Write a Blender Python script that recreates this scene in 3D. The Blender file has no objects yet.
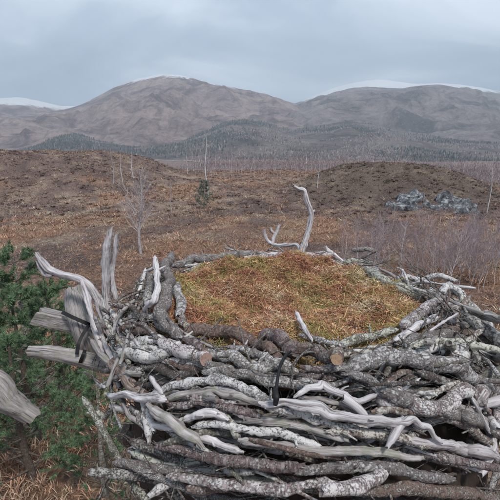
import bpy, math, random
import numpy as np
from mathutils import Vector, Matrix

random.seed(7)
rng = np.random.default_rng(7)
scene = bpy.context.scene
COL = scene.collection

# ------------------------------------------------------------------ camera
CAM = np.array([0.0, 0.0, 6.0])
F = 390.0                                   # focal length in pixels of a 500 px wide picture
PITCH = math.atan(100.0 / F)                # the eye-level line lies 100 px above the centre
cam_data = bpy.data.cameras.new('camera')
cam_data.sensor_width = 36.0
cam_data.lens = 36.0 * F / 500.0
cam_data.clip_start = 0.05
cam_data.clip_end = 60000.0
cam = bpy.data.objects.new('camera', cam_data)
cam.location = CAM
cam.rotation_euler = (math.pi / 2 - PITCH, 0, 0)
COL.objects.link(cam)
scene.camera = cam

# ------------------------------------------------------------------ world and sun
SUN_EL, SUN_AZ = math.radians(58), math.radians(150)      # azimuth clockwise from +Y
world = bpy.data.worlds.new('World')
scene.world = world
world.use_nodes = True
nt = world.node_tree
nt.nodes.clear()
N = nt.nodes.new
L = nt.links.new
out = N('ShaderNodeOutputWorld')
bg = N('ShaderNodeBackground'); bg.inputs['Strength'].default_value = 0.076
sky = N('ShaderNodeTexSky'); sky.sky_type = 'NISHITA'; sky.sun_disc = False
sky.sun_elevation = SUN_EL; sky.sun_rotation = SUN_AZ
tc = N('ShaderNodeTexCoord')
sep = N('ShaderNodeSeparateXYZ'); L(tc.outputs['Generated'], sep.inputs[0])
ab = N('ShaderNodeMath'); ab.operation = 'ABSOLUTE'; L(sep.outputs['Z'], ab.inputs[0])
zz = N('ShaderNodeMath'); zz.operation = 'ADD'; zz.inputs[1].default_value = 0.10; L(ab.outputs[0], zz.inputs[0])
dx = N('ShaderNodeMath'); dx.operation = 'DIVIDE'; L(sep.outputs['X'], dx.inputs[0]); L(zz.outputs[0], dx.inputs[1])
dy = N('ShaderNodeMath'); dy.operation = 'DIVIDE'; L(sep.outputs['Y'], dy.inputs[0]); L(zz.outputs[0], dy.inputs[1])
cmb = N('ShaderNodeCombineXYZ'); L(dx.outputs[0], cmb.inputs[0]); L(dy.outputs[0], cmb.inputs[1])
cmb.inputs[2].default_value = 3.1
cn = N('ShaderNodeTexNoise'); cn.inputs['Scale'].default_value = 0.55; cn.inputs['Detail'].default_value = 7
cn.inputs['Roughness'].default_value = 0.52; cn.inputs['Distortion'].default_value = 0.5
L(cmb.outputs[0], cn.inputs['Vector'])
cr = N('ShaderNodeValToRGB')
cr.color_ramp.elements[0].position = 0.34; cr.color_ramp.elements[0].color = (2.3, 2.9, 3.65, 1)
cr.color_ramp.elements[1].position = 0.66; cr.color_ramp.elements[1].color = (6.0, 6.6, 7.2, 1)
e = cr.color_ramp.elements.new(0.52); e.color = (3.5, 4.2, 5.05, 1)
L(cn.outputs['Fac'], cr.inputs[0])
mx = N('ShaderNodeMixRGB'); mx.inputs['Fac'].default_value = 0.93
L(sky.outputs[0], mx.inputs[1]); L(cr.outputs[0], mx.inputs[2])
L(mx.outputs[0], bg.inputs['Color']); L(bg.outputs[0], out.inputs['Surface'])

sun_d = bpy.data.lights.new('sun', 'SUN')
sun_d.energy = 1.5; sun_d.angle = math.radians(10); sun_d.color = (1.0, 0.94, 0.88)
sun = bpy.data.objects.new('sun', sun_d)
sv = Vector((math.sin(SUN_AZ) * math.cos(SUN_EL), math.cos(SUN_AZ) * math.cos(SUN_EL), math.sin(SUN_EL)))
sun.rotation_euler = (-sv).to_track_quat('-Z', 'Y').to_euler()
sun.location = (20, -30, 60)
COL.objects.link(sun)

vs = scene.view_settings
vs.view_transform = 'Standard'; vs.look = 'None'; vs.gamma = 1.0; vs.exposure = 1.38
vs.use_curve_mapping = False
scene.cycles.volume_bounces = 0
scene.cycles.max_bounces = 4; scene.cycles.diffuse_bounces = 3
scene.cycles.volume_max_steps = 64

# ------------------------------------------------------------------ numeric helpers
def ray(px, py):
    x = (px - 250.0) / F; y = -(py - 250.0) / F
    c, s = math.cos(PITCH), math.sin(PITCH)
    return np.array([x, c + y * s, -s + y * c])

def at_y(px, py, Y):
    r = ray(px, py); return CAM + r * (Y / r[1])

def at_z(px, py, z):
    r = ray(px, py); return CAM + r * ((z - CAM[2]) / r[2])

def _hash(ix, iy, iz, seed):
    h = (ix.astype(np.int64) * 374761393 + iy.astype(np.int64) * 668265263 + iz.astype(np.int64) * 2147483647 + seed * 1274126177) & 0xffffffff
    h = ((h ^ (h >> 13)) * 1274126177) & 0xffffffff
    h = ((h ^ (h >> 16)) * 2246822519) & 0xffffffff
    h = h ^ (h >> 15)
    return (h & 0xffffff) / float(0xffffff)

def vnoise(p, seed=0):
    p = np.asarray(p, float)
    i = np.floor(p).astype(np.int64); f = p - i
    u = f * f * f * (f * (f * 6 - 15) + 10)
    r = 0
    for a in (0, 1):
        wx = u[..., 0] if a else 1 - u[..., 0]
        for b in (0, 1):
            wy = u[..., 1] if b else 1 - u[..., 1]
            for c in (0, 1):
                wz = u[..., 2] if c else 1 - u[..., 2]
                r = r + wx * wy * wz * _hash(i[..., 0] + a, i[..., 1] + b, i[..., 2] + c, seed)
    return r * 2 - 1

def fbm(p, octaves=4, seed=0, gain=0.5, ridged=False):
    p = np.asarray(p, float); a = 1.0; s = 0; t = 0
    for k in range(octaves):
        n = vnoise(p, seed + k * 17)
        if ridged: n = 1 - 2 * np.abs(n)
        s = s + a * n; t += a; a *= gain; p = p * 2.03 + 11.7
    return s / t

def xyz(x, y, z=0.0):
    x = np.asarray(x, float); return np.stack([x, np.asarray(y, float) + 0 * x, np.zeros_like(x) + z], -1)

def sstep(a, b, x):
    t = np.clip((x - a) / (b - a), 0, 1); return t * t * (3 - 2 * t)

# ------------------------------------------------------------------ object helpers
def tag(o, label=None, cat=None, group=None, kind=None):
    if label: o['label'] = label
    if cat: o['category'] = cat
    if group: o['group'] = group
    if kind: o['kind'] = kind
    return o

def empty(name, loc=(0, 0, 0), rz=0.0):
    o = bpy.data.objects.new(name, None); o.empty_display_size = 0.1
    o.location = loc; o.rotation_euler = (0, 0, rz); COL.objects.link(o); return o

def link_mesh(name, me, parent=None, loc=(0, 0, 0)):
    o = bpy.data.objects.new(name, me); COL.objects.link(o); o.location = loc
    if parent is not None: o.parent = parent
    return o

def np_mesh(name, v, faces, mats, smooth=True, attrs=None, midx=None):
    """v (n,3); faces: int array (m,3|4) or list of such arrays"""
    me = bpy.data.meshes.new(name)
    fl = faces if isinstance(faces, list) else [faces]
    fl = [np.asarray(f, np.int32) for f in fl if len(f)]
    nl = sum(f.size for f in fl); nf = sum(len(f) for f in fl)
    me.vertices.add(len(v)); me.vertices.foreach_set('co', np.asarray(v, np.float32).ravel())
    me.loops.add(nl); me.loops.foreach_set('vertex_index', np.concatenate([f.ravel() for f in fl]))
    me.polygons.add(nf)
    tot = np.concatenate([np.full(len(f), f.shape[1], np.int32) for f in fl])
    st = np.concatenate([[0], np.cumsum(tot)[:-1]]).astype(np.int32)
    me.polygons.foreach_set('loop_start', st)
    try: me.polygons.foreach_set('loop_total', tot)
    except Exception: pass
    for m in (mats if isinstance(mats, (list, tuple)) else [mats]): me.materials.append(m)
    if midx is not None: me.polygons.foreach_set('material_index', np.asarray(midx, np.int32))
    me.update(calc_edges=True)
    me.polygons.foreach_set('use_smooth', np.full(nf, bool(smooth)))
    for k, (typ, dat) in (attrs or {}).items():
        a = me.attributes.new(k, typ, 'POINT')
        a.data.foreach_set('color' if typ == 'FLOAT_COLOR' else 'vector', np.asarray(dat, np.float32).ravel())
    me.validate(clean_customdata=False)
    return me

class Mesh:
    def __init__(s): s.v = []; s.q = []; s.t = []; s.qm = []; s.tm = []; s.b = []; s.n = 0
    def add(s, v, q, t, b, m=0, tmat=0):
        v = np.asarray(v, float)
        s.v.append(v); s.b.append(b)
        if len(q): s.q.append(np.asarray(q) + s.n); s.qm.append(np.full(len(q), m))
        if len(t): s.t.append(np.asarray(t) + s.n); s.tm.append(np.full(len(t), tmat))
        s.n += len(v)
    def build(s, name, mats, parent=None, origin=None, smooth=True):
        v = np.concatenate(s.v); b = np.concatenate(s.b)
        o = v.mean(0) if origin is None else np.asarray(origin, float)
        ploc = np.array(parent.location) if parent is not None else np.zeros(3)
        if parent is not None and parent.parent is not None: ploc = ploc + np.array(parent.parent.location)
        faces = ([np.concatenate(s.q)] if s.q else []) + ([np.concatenate(s.t)] if s.t else [])
        mi = np.concatenate(s.qm + s.tm)
        me = np_mesh(name, v - o, faces, mats, smooth, {'bark': ('FLOAT_VECTOR', b)}, mi)
        return link_mesh(name, me, parent, tuple(o - ploc))

def spline(pts, step):
    P = np.asarray(pts, float)
    if len(P) == 2: P = np.array([P[0], P[0] * .5 + P[1] * .5, P[1]])
    Q = np.vstack([2 * P[0] - P[1], P, 2 * P[-1] - P[-2]])
    res = []; tt = []
    for i in range(1, len(Q) - 2):
        n = max(2, int(np.ceil(np.linalg.norm(Q[i + 1] - Q[i]) / step)))
        for k in range(n):
            t = k / n
            a, b, c, d = Q[i - 1], Q[i], Q[i + 1], Q[i + 2]
            res.append(.5 * ((2 * b) + (c - a) * t + (2 * a - 5 * b + 4 * c - d) * t * t + (3 * b - a - 3 * c + d) * t ** 3))
            tt.append((i - 1 + t) / (len(P) - 1))
    res.append(P[-1]); tt.append(1.0)
    return np.array(res), np.array(tt)

def tube(M, pts, radii, sides=10, step=None, lump=0.12, knots=0.0, seed=0, flat=1.0, taper0=0.0, taper1=0.0, cut_mat=0, ragged=0.0, crust=0.0, grain=0.0):
    r0 = float(np.mean(radii))
    step = step or r0 * 0.8
    P, t = spline(pts, step)
    R = np.interp(t, np.linspace(0, 1, len(radii)), radii)
    seg = np.linalg.norm(np.diff(P, axis=0), axis=1); L_ = np.concatenate([[0], np.cumsum(seg)])
    if taper0 > 0: R = R * np.clip((L_ + r0 * .25) / taper0, 0.34, 1) ** .6
    if taper1 > 0: R = R * np.clip((L_[-1] - L_ + r0 * .25) / taper1, 0.34, 1) ** .6
    T = np.gradient(P, axis=0); T /= np.linalg.norm(T, axis=1)[:, None] + 1e-12
    up = np.array([0, 0, 1.0]) if abs(T[0, 2]) < .9 else np.array([1.0, 0, 0])
    n = np.cross(T[0], up); n /= np.linalg.norm(n)
    Ns = []
    for k in range(len(P)):
        n = n - T[k] * n.dot(T[k]); n = n / (np.linalg.norm(n) + 1e-12); Ns.append(n)
    Ns = np.array(Ns); Bs = np.cross(T, Ns)
    a = np.linspace(0, 2 * np.pi, sides, endpoint=False) + seed * 0.7
    ca, sa = np.cos(a), np.sin(a)
    bark = np.stack([R[:, None] * ca, R[:, None] * sa, L_[:, None] + 0 * ca], -1)
    sd = np.array([seed * 3.17 % 50, seed * 1.31 % 50, seed * 7.7 % 50])
    rr = R[:, None] * np.ones_like(ca)
    if lump > 0:
        rr = rr * (1 + lump * 1.6 * fbm(bark / (r0 * 1.5) * np.array([1, 1, .6]) + sd, 3, int(seed)))
        rr = rr * (1 + lump * 0.9 * vnoise(xyz(L_ / (r0 * 4), 0 * L_ + seed * .37), 5))[:, None]
    if grain > 0:
        gq = bark / (r0 * .42) * np.array([1, 1, .07]) + sd
        gr = fbm(gq, 3, int(seed) + 6, .6, True)
        rr = rr * (1 - grain * np.clip(gr - .15, 0, 1) ** .7)
    if crust > 0:
        rr = rr + crust * fbm(bark / .011 + sd, 2, int(seed) + 2)
    if knots > 0:
        for k in range(int(L_[-1] / (r0 * 7)) + 1):
            h = _hash(np.array([k]), np.array([int(seed)]), np.array([3]), 9)[0]
            h2 = _hash(np.array([k]), np.array([int(seed)]), np.array([5]), 9)[0]
            lc = h * L_[-1]; ac = h2 * 6.28
            dd = ((L_[:, None] - lc) / (r0 * .9)) ** 2 + (np.angle(np.exp(1j * (a[None] - ac))) / .7) ** 2
            rr = rr * (1 + knots * np.exp(-dd))
    if ragged > 0:
        ends = np.zeros((len(P), sides))
        ends[0] = -1; ends[-1] = 1
        sh = ends * ragged * (.5 + .5 * vnoise(np.stack([a * 1.7, a * 0 + seed, a * 0], -1), 3))[None] * r0
    else: sh = np.zeros((len(P), sides))
    V = P[:, None] + Ns[:, None] * (rr * ca)[..., None] * flat + Bs[:, None] * (rr * sa)[..., None] + T[:, None] * sh[..., None]
    m = len(P)
    v = np.concatenate([V.reshape(-1, 3), P[:1] - T[:1] * r0 * (.05 - .35 * min(ragged, 1)), P[-1:] + T[-1:] * r0 * (.05 - .35 * min(ragged, 1))])
    b = np.concatenate([bark.reshape(-1, 3), [[0, 0, 0]], [[0, 0, L_[-1]]]]) + sd
    i = np.arange(m - 1)[:, None] * sides; j = np.arange(sides)[None]; j2 = (j + 1) % sides
    q = np.stack([i + j, i + j2, i + sides + j2, i + sides + j], -1).reshape(-1, 4)
    j = np.arange(sides); j2 = (j + 1) % sides
    c0, c1 = m * sides, m * sides + 1
    flatb = np.stack([R[0] * ca, R[0] * sa, 0 * ca], -1); flate = np.stack([R[-1] * ca, R[-1] * sa, 0 * ca], -1)
    b[c0] = b[c1] = (40, 40, 0)
    k0 = len(v)
    v = np.concatenate([v, V[0], V[-1]]); b = np.concatenate([b, flatb + (40, 40, 0), flate + (40, 40, 0)])
    tt_ = np.concatenate([np.stack([k0 + j2, k0 + j, 0 * j + c0], -1), np.stack([k0 + sides + j, k0 + sides + j2, 0 * j + c1], -1)])
    M.add(v, q, tt_, b, 0, cut_mat)
    return P, T, R

# ------------------------------------------------------------------ materials
def mat(name):
    m = bpy.data.materials.new(name); m.use_nodes = True
    nt = m.node_tree; bs = nt.nodes['Principled BSDF']
    bs.inputs['Roughness'].default_value = 0.85
    bs.inputs['Specular IOR Level'].default_value = 0.25
    return m, nt, bs

def ramp(nt, fac, stops, interp='LINEAR'):
    r = nt.nodes.new('ShaderNodeValToRGB'); el = r.color_ramp.elements
    r.color_ramp.interpolation = interp
    while len(el) < len(stops): el.new(0.5)
    for k, (p, c) in enumerate(stops): el[k].position = p; el[k].color = (*c, 1)
    nt.links.new(fac, r.inputs[0]); return r.outputs[0]

def noise(nt, vec, scale, detail=4, rough=0.6, dist=0.0):
    n = nt.nodes.new('ShaderNodeTexNoise'); n.inputs['Scale'].default_value = scale
    n.inputs['Detail'].default_value = detail; n.inputs['Roughness'].default_value = rough
    n.inputs['Distortion'].default_value = dist
    if vec is not None: nt.links.new(vec, n.inputs['Vector'])
    return n.outputs['Fac']

def mixc(nt, fac, a, b, mode='MIX'):
    m = nt.nodes.new('ShaderNodeMixRGB'); m.blend_type = mode
    for s, x in ((0, fac), (1, a), (2, b)):
        if isinstance(x, (int, float)): m.inputs[s].default_value = x if s == 0 else (x, x, x, 1)
        elif isinstance(x, tuple): m.inputs[s].default_value = (*x, 1)
        else: nt.links.new(x, m.inputs[s])
    return m.outputs[0]

def mathn(nt, op, a, b=None, c=None):
    m = nt.nodes.new('ShaderNodeMath'); m.operation = op
    for s, x in ((0, a), (1, b), (2, c)):
        if x is None: continue
        if isinstance(x, (int, float)): m.inputs[s].default_value = x
        else: nt.links.new(x, m.inputs[s])
    return m.outputs[0]

def maprange(nt, x, a, b, c=0.0, d=1.0):
    m = nt.nodes.new('ShaderNodeMapRange'); nt.links.new(x, m.inputs[0])
    for k, val in zip((1, 2, 3, 4), (a, b, c, d)): m.inputs[k].default_value = val
    return m.outputs[0]

def vscale(nt, vec, s):
    m = nt.nodes.new('ShaderNodeVectorMath'); m.operation = 'MULTIPLY'; m.inputs[1].default_value = s
    nt.links.new(vec, m.inputs[0]); return m.outputs[0]

def attr(nt, name, o='Vector'):
    a = nt.nodes.new('ShaderNodeAttribute'); a.attribute_name = name; return a.outputs[o]

def bump(nt, bs, h, strength, dist):
    b = nt.nodes.new('ShaderNodeBump'); b.inputs['Strength'].default_value = strength; b.inputs['Distance'].default_value = dist
    nt.links.new(h, b.inputs['Height']); nt.links.new(b.outputs[0], bs.inputs['Normal'])

def geo_pos(nt):
    return nt.nodes.new('ShaderNodeNewGeometry').outputs['Position']

def obj_random(nt):
    return nt.nodes.new('ShaderNodeObjectInfo').outputs['Random']

def bark_material(name, dark, mid, pale, lichen, lichen_amount, bands=0.0, scale=1.0, bumpd=0.006):
    m, nt, bs = mat(name)
    rnd = obj_random(nt)
    sc_ = nt.nodes.new('ShaderNodeVectorMath'); sc_.operation = 'SCALE'; nt.links.new(attr(nt, 'bark'), sc_.inputs[0])
    nt.links.new(mathn(nt, 'MULTIPLY_ADD', mathn(nt, 'FRACT', mathn(nt, 'MULTIPLY', rnd, 7.3)), .9, .65), sc_.inputs['Scale']); v = sc_.outputs[0]
    n1 = noise(nt, v, 48 * scale, 7, 0.72, 0.3)
    n2 = noise(nt, v, 190 * scale, 5, 0.7)
    base = ramp(nt, n1, [(0.32, dark), (0.52, mid), (0.72, pale)])
    base = mixc(nt, maprange(nt, n2, 0.58, 0.40, 0, 0.75), base, dark)
    # crusty lichen in uneven patches
    big = noise(nt, v, 17 * scale, 5, 0.7)
    big = mathn(nt, 'ADD', big, mathn(nt, 'MULTIPLY', mathn(nt, 'SUBTRACT', rnd, 0.36), 0.26))
    vor = nt.nodes.new('ShaderNodeTexVoronoi'); vor.inputs['Scale'].default_value = 95 * scale
    nt.links.new(v, vor.inputs['Vector'])
    mix_ = mathn(nt, 'ADD', mathn(nt, 'MULTIPLY', vor.outputs['Distance'], -0.35), mathn(nt, 'ADD', mathn(nt, 'MULTIPLY', big, .8), mathn(nt, 'MULTIPLY', n2, 0.6)))
    lf = maprange(nt, mix_, 0.61 - lichen_amount * 0.3, 0.77 - lichen_amount * 0.3, 0, 1)
    lcol = mixc(nt, noise(nt, v, 230 * scale, 4, .75), tuple(c * .42 for c in lichen), tuple(min(1, c * 1.2) for c in lichen))
    col = mixc(nt, lf, base, lcol)
    if bands > 0:
        w = noise(nt, vscale(nt, v, (6, 6, 34)), 1.0, 3, .6)
        col = mixc(nt, maprange(nt, w, 0.55, 0.6, 0, bands), col, pale)
        w2 = noise(nt, vscale(nt, v, (10, 10, 90)), 1.0, 2, .6)
        col = mixc(nt, maprange(nt, w2, 0.36, 0.32, 0, bands), col, dark)
    tone = mathn(nt, 'MULTIPLY_ADD', rnd, 0.45, 0.8)
    col = mixc(nt, 1.0, col, tone, 'MULTIPLY')
    nt.links.new(col, bs.inputs['Base Color'])
    h = mathn(nt, 'ADD', mathn(nt, 'MULTIPLY', n1, .5), mathn(nt, 'ADD', mathn(nt, 'MULTIPLY', n2, .45), mathn(nt, 'MULTIPLY', lf, .35)))
    bump(nt, bs, h, 1.0, bumpd)
    return m

def wood_material(name, dark, mid, pale, green=None, bumpd=0.004):
    m, nt, bs = mat(name)
    v = attr(nt, 'bark')
    g = noise(nt, vscale(nt, v, (95, 95, 7)), 1.0, 6, 0.65, 0.5)
    p = noise(nt, v, 16, 4, 0.6)
    col = ramp(nt, g, [(0.36, dark), (0.47, mid), (0.66, pale)])
    col = mixc(nt, maprange(nt, p, 0.5, 0.75, 0, 0.55), col, mid)
    k = noise(nt, v, 45, 5, 0.7)
    col = mixc(nt, maprange(nt, k, 0.62, 0.70, 0, 0.75), col, dark)
    if green: col = mixc(nt, maprange(nt, noise(nt, v, 22, 4), 0.5, 0.62, 0, 0.6), col, green)
    tone = mathn(nt, 'MULTIPLY_ADD', obj_random(nt), 0.3, 0.82)
    col = mixc(nt, 1.0, col, tone, 'MULTIPLY')
    nt.links.new(col, bs.inputs['Base Color'])
    bump(nt, bs, mathn(nt, 'ADD', g, mathn(nt, 'MULTIPLY', k, -.5)), 1.0, bumpd)
    bs.inputs['Roughness'].default_value = .75
    return m

LICHEN = bark_material('lichen_bark', (.055, .044, .042), (.27, .238, .232), (.47, .44, .435), (.62, .605, .595), .62)
LICHEN_GREEN = bark_material('green_lichen_bark', (.05, .043, .033), (.21, .19, .16), (.38, .36, .315), (.50, .50, .435), .5)
BIRCH = bark_material('birch_bark', (.05, .033, .033), (.22, .16, .157), (.48, .42, .415), (.60, .57, .56), .36, bands=.5)
DARKBARK = bark_material('dark_bark', (.025, .02, .018), (.11, .088, .08), (.22, .19, .18), (.38, .37, .35), .28)
LICHEN_FINE = bark_material('fine_lichen_bark', (.065, .052, .048), (.285, .242, .23), (.47, .43, .415), (.60, .58, .56), .58, scale=1.6)
BROWNBARK = bark_material('brown_bark', (.05, .034, .028), (.235, .165, .14), (.36, .285, .255), (.50, .48, .44), .30, scale=.8)
BLEACHED = wood_material('bleached_wood', (.13, .11, .112), (.42, .395, .40), (.66, .635, .645))
GREYWOOD = wood_material('grey_wood', (.075, .063, .06), (.27, .245, .24), (.46, .43, .425), (.22, .23, .17))
BROWNWOOD = wood_material('brown_wood', (.045, .032, .026), (.19, .14, .115), (.36, .30, .26))

def simple(name, col, rough=.8, var=.3, scale=40):
    m, nt, bs = mat(name)
    v = nt.nodes.new('ShaderNodeTexCoord').outputs['Object']
    c = mixc(nt, noise(nt, v, scale, 5, .65), tuple(x * (1 - var) for x in col), tuple(min(1, x * (1 + var)) for x in col))
    nt.links.new(c, bs.inputs['Base Color']); bs.inputs['Roughness'].default_value = rough
    return m

def cut_material(name, pale, dark):
    m, nt, bs = mat(name)
    v = nt.nodes.new('ShaderNodeVectorMath'); v.operation = 'SUBTRACT'; v.inputs[1].default_value = (40, 40, 0)
    nt.links.new(attr(nt, 'bark'), v.inputs[0]); v = v.outputs[0]
    ln = nt.nodes.new('ShaderNodeVectorMath'); ln.operation = 'LENGTH'; nt.links.new(v, ln.inputs[0])
    wob = mathn(nt, 'MULTIPLY', noise(nt, v, 60, 3), .006)
    ring = mathn(nt, 'SINE', mathn(nt, 'MULTIPLY', mathn(nt, 'ADD', ln.outputs['Value'], wob), 2100))
    col = mixc(nt, maprange(nt, ring, -.6, 1, 0, .55), pale, dark)
    col = mixc(nt, maprange(nt, noise(nt, v, 85, 6, .75), .48, .68, 0, .85), col, tuple(c * .55 for c in dark))
    nt.links.new(col, bs.inputs['Base Color']); bump(nt, bs, noise(nt, v, 200, 5, .7), 1, .003)
    return m
CUT = cut_material('cut_wood', (.66, .46, .30), (.46, .29, .17))
CUTPINK = cut_material('cut_wood_weathered', (.42, .29, .24), (.26, .16, .125))
CUTGREY = cut_material('cut_wood_grey', (.24, .205, .185), (.11, .09, .08))
STRAP = simple('black_webbing', (.012, .012, .014), .55, .2, 200)
TWIG = bark_material('twig_bark', (.04, .03, .027), (.16, .128, .115), (.33, .295, .28), (.40, .39, .36), .3)
CORE = simple('nest_debris', (.045, .033, .026), .95, .6, 60)

def tint_material(name, var=0.35, sub=0.0, attrname='tint'):
    m, nt, bs = mat(name)
    c = attr(nt, attrname, 'Color')
    isl = nt.nodes.new('ShaderNodeNewGeometry').outputs['Random Per Island']
    f = mathn(nt, 'MULTIPLY_ADD', isl, 2 * var, 1 - var)
    nt.links.new(mixc(nt, 1.0, c, f, 'MULTIPLY'), bs.inputs['Base Color'])
    bs.inputs['Roughness'].default_value = .9; bs.inputs['Specular IOR Level'].default_value = .15
    return m

TUFT = tint_material('moor_vegetation')
MOSS = tint_material('nest_moss', .38)
TWIGLET = tint_material('birch_twigs', .3)

# ------------------------------------------------------------------ the land
def ground_h(x, y):
    x = np.asarray(x, float); y = np.asarray(y, float)
    d = np.hypot(x, y)
    z = 0.45 + 0.25 * sstep(6, 30, d) + 0 * d
    z = z - 34 * sstep(0, 1, np.log(np.maximum(d, 95) / 95) / math.log(1250 / 95.0)) * sstep(-2, 1, 0 * d)
    # left hillock, right hillock with its crag
    wob = fbm(xyz(x / 17, y / 17), 3, 4)
    ql = np.sqrt(((x + 40) / 33.0) ** 2 + ((y - 74) / 42.0) ** 2) + .10 * wob
    z = z + 4.9 * (1 - sstep(0.40, 1.0, ql))
    qr = np.sqrt(((x - 18) / 16.5) ** 2 + ((y - 53) / 23.0) ** 2) + .2 * wob
    z = z + 3.5 * (1 - sstep(0.25, 1.0, qr))
    z = z + .5 * fbm(xyz(x / 4.2, y / 4.2), 3, 43) * sstep(16, 34, d) * (1 - sstep(110, 200, d))
    # right-hand foreground slope going down to the right
    z = z - 2.2 * sstep(20, 48, x) * sstep(14, 30, y) * (1 - sstep(150, 400, d))
    far = sstep(120, 700, d)
    n = fbm(xyz(x / 9, y / 9), 4, 11) * .45 + fbm(xyz(x / 2.2, y / 2.2), 3, 23) * .13
    n2 = fbm(xyz(x / 160, y / 160), 4, 31) * 7
    return z + n * sstep(2, 12, d) + n2 * far

def patch_kind(x, y):
    """0 heather .. 1 bracken, and straw amount"""
    k = .5 + .7 * fbm(xyz(x / 5.0, y / 5.0), 5, 51, .6)
    d = np.hypot(x, y)
    qr = np.sqrt(((x - 17) / 14.0) ** 2 + ((y - 50) / 20.0) ** 2) + .22 * fbm(xyz(x / 5, y / 5), 3, 19)
    ql = np.sqrt(((x + 40) / 36.0) ** 2 + ((y - 78) / 46.0) ** 2)
    k = k - .62 * (1 - sstep(.6, 1.05, qr)) - .42 * (1 - sstep(.6, 1.05, ql))
    k = k + .18 * sstep(5, 16, x) * (1 - sstep(.6, 1.1, 1.6 - qr))
    s = .53 + .85 * fbm(xyz(x / 1.9, y / 1.9), 4, 71, .65)
    near = 1 - sstep(7, 12, d)
    k = k + .3 * near + .16 * (1 - sstep(16, 34, d)); s = s + .16 * near
    return k, s

def polar_sheet(name, az, ds, hfun, mats, **kw):
    A, D = np.meshgrid(az, ds)
    x, y = D * np.sin(A), D * np.cos(A)
    z = hfun(x, y, A, D)
    v = np.stack([x, y, z], -1).reshape(-1, 3)
    nA = len(az); i = np.arange(len(ds) - 1)[:, None] * nA; j = np.arange(nA - 1)[None]
    q = np.stack([i + j, i + j + 1, i + nA + j + 1, i + nA + j], -1).reshape(-1, 4)
    me = np_mesh(name, v, q, mats, True, **kw)
    o = link_mesh(name, me); return tag(o, kind='structure')

def ground_material():
    m, nt, bs = mat('moor_ground')
    p = geo_pos(nt)
    k = attr(nt, 'tint', 'Color')
    n = noise(nt, vscale(nt, p, (1, 1, .4)), 9, 12, .85, .6)
    n2 = noise(nt, p, 2.1, 8, .75, .5)
    col = mixc(nt, 1.0, k, ramp(nt, n, [(.38, (.22, .22, .23)), (.5, (1.05, 1.05, 1.05)), (.61, (2.5, 2.35, 2.2))]), 'MULTIPLY')
    col = mixc(nt, maprange(nt, n2, .55, .75, 0, .45), col, (.07, .055, .04))
    nt.links.new(col, bs.inputs['Base Color'])
    bump(nt, bs, mathn(nt, 'ADD', n, mathn(nt, 'MULTIPLY', noise(nt, p, 1.5, 5, .6), 1.6)), 1.0, .35)
    bs.inputs['Roughness'].default_value = .95
    return m

GROUND = ground_material()
HEATHER = np.array([.165, .12, .108]); HEATHER2 = np.array([.25, .18, .155]); BRACKEN = np.array([.39, .235, .16])
STRAW = np.array([.46, .36, .27]); MOSSG = np.array([.075, .085, .04]); LILAC = np.array([.135, .108, .108])

def veg_tint(x, y, jitter=None):
    k, s = patch_kind(x, y)
    if jitter is not None: k = k + jitter[0] * .3; s = s + jitter[1] * .25
    k3 = sstep(.42, .66, k)[..., None]
    c = HEATHER * (1 - sstep(.2, .55, s)[..., None]) + HEATHER2 * sstep(.2, .55, s)[..., None]
    c = c * (1 - k3) + BRACKEN * k3
    c = c * (1 - .75 * sstep(.62, .9, s)[..., None]) + STRAW * .75 * sstep(.62, .9, s)[..., None]
    d = np.hypot(x, y)
    ol = .45 * (1 - sstep(.45, 1.0, np.sqrt(((x - 17) / 14.0) ** 2 + ((y - 50) / 20.0) ** 2) + .3 * fbm(xyz(x / 4, y / 4), 3, 18)))[..., None]
    c = c * (1 - ol) + np.array([.125, .105, .078]) * ol
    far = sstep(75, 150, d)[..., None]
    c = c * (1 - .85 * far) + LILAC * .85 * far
    return c

az = np.concatenate([np.radians(np.arange(-180, -48, 4)), np.radians(np.arange(-48, 48, .28)), np.radians(np.arange(48, 181, 4))])
ds = np.concatenate([[0.01], np.geomspace(.5, 2600, 430)])
A_, D_ = np.meshgrid(az, ds)
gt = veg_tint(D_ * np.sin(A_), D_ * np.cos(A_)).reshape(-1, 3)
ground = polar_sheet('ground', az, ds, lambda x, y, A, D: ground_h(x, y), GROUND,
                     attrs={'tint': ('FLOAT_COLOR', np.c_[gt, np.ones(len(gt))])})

def px_to_az(px): return np.arctan2((np.asarray(px, float) - 250.0) / F, 1.0)   # near eye level, close enough

def mountain_material(name, snow_z, snow_w, base, alt, dark):
    m, nt, bs = mat(name)
    p = geo_pos(nt)
    n1 = noise(nt, p, .0035, 12, .68, .8)
    n2 = noise(nt, p, .018, 8, .72, .3)
    n3 = noise(nt, p, .05, 8, .8, .5)
    col = ramp(nt, n1, [(.40, dark), (.49, base), (.58, alt)])
    col = mixc(nt, maprange(nt, n2, .48, .66, 0, .7), col, dark)
    col = mixc(nt, maprange(nt, n3, .54, .70, 0, .6), col, tuple(min(1, c * 1.7) for c in alt))
    w = noise(nt, vscale(nt, p, (.017, .003, .003)), 1.0, 5, .6, 1.2)
    col = mixc(nt, maprange(nt, w, .56, .66, 0, .5), col, tuple(c * .4 for c in base))
    sepz = nt.nodes.new('ShaderNodeSeparateXYZ'); nt.links.new(p, sepz.inputs[0])
    h = mathn(nt, 'ADD', sepz.outputs['Z'], mathn(nt, 'MULTIPLY', mathn(nt, 'SUBTRACT', noise(nt, p, .008, 10, .72, .5), .5), 260))
    sf = maprange(nt, h, snow_z, snow_z + snow_w, 0, 1)
    col = mixc(nt, sf, col, (.86, .88, .92))
    nt.links.new(col, bs.inputs['Base Color'])
    bump(nt, bs, mathn(nt, 'ADD', n1, mathn(nt, 'ADD', mathn(nt, 'MULTIPLY', n2, .5), mathn(nt, 'MULTIPLY', n3, .15))), 1.0, 60)
    bs.inputs['Roughness'].default_value = .95
    return m

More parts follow.
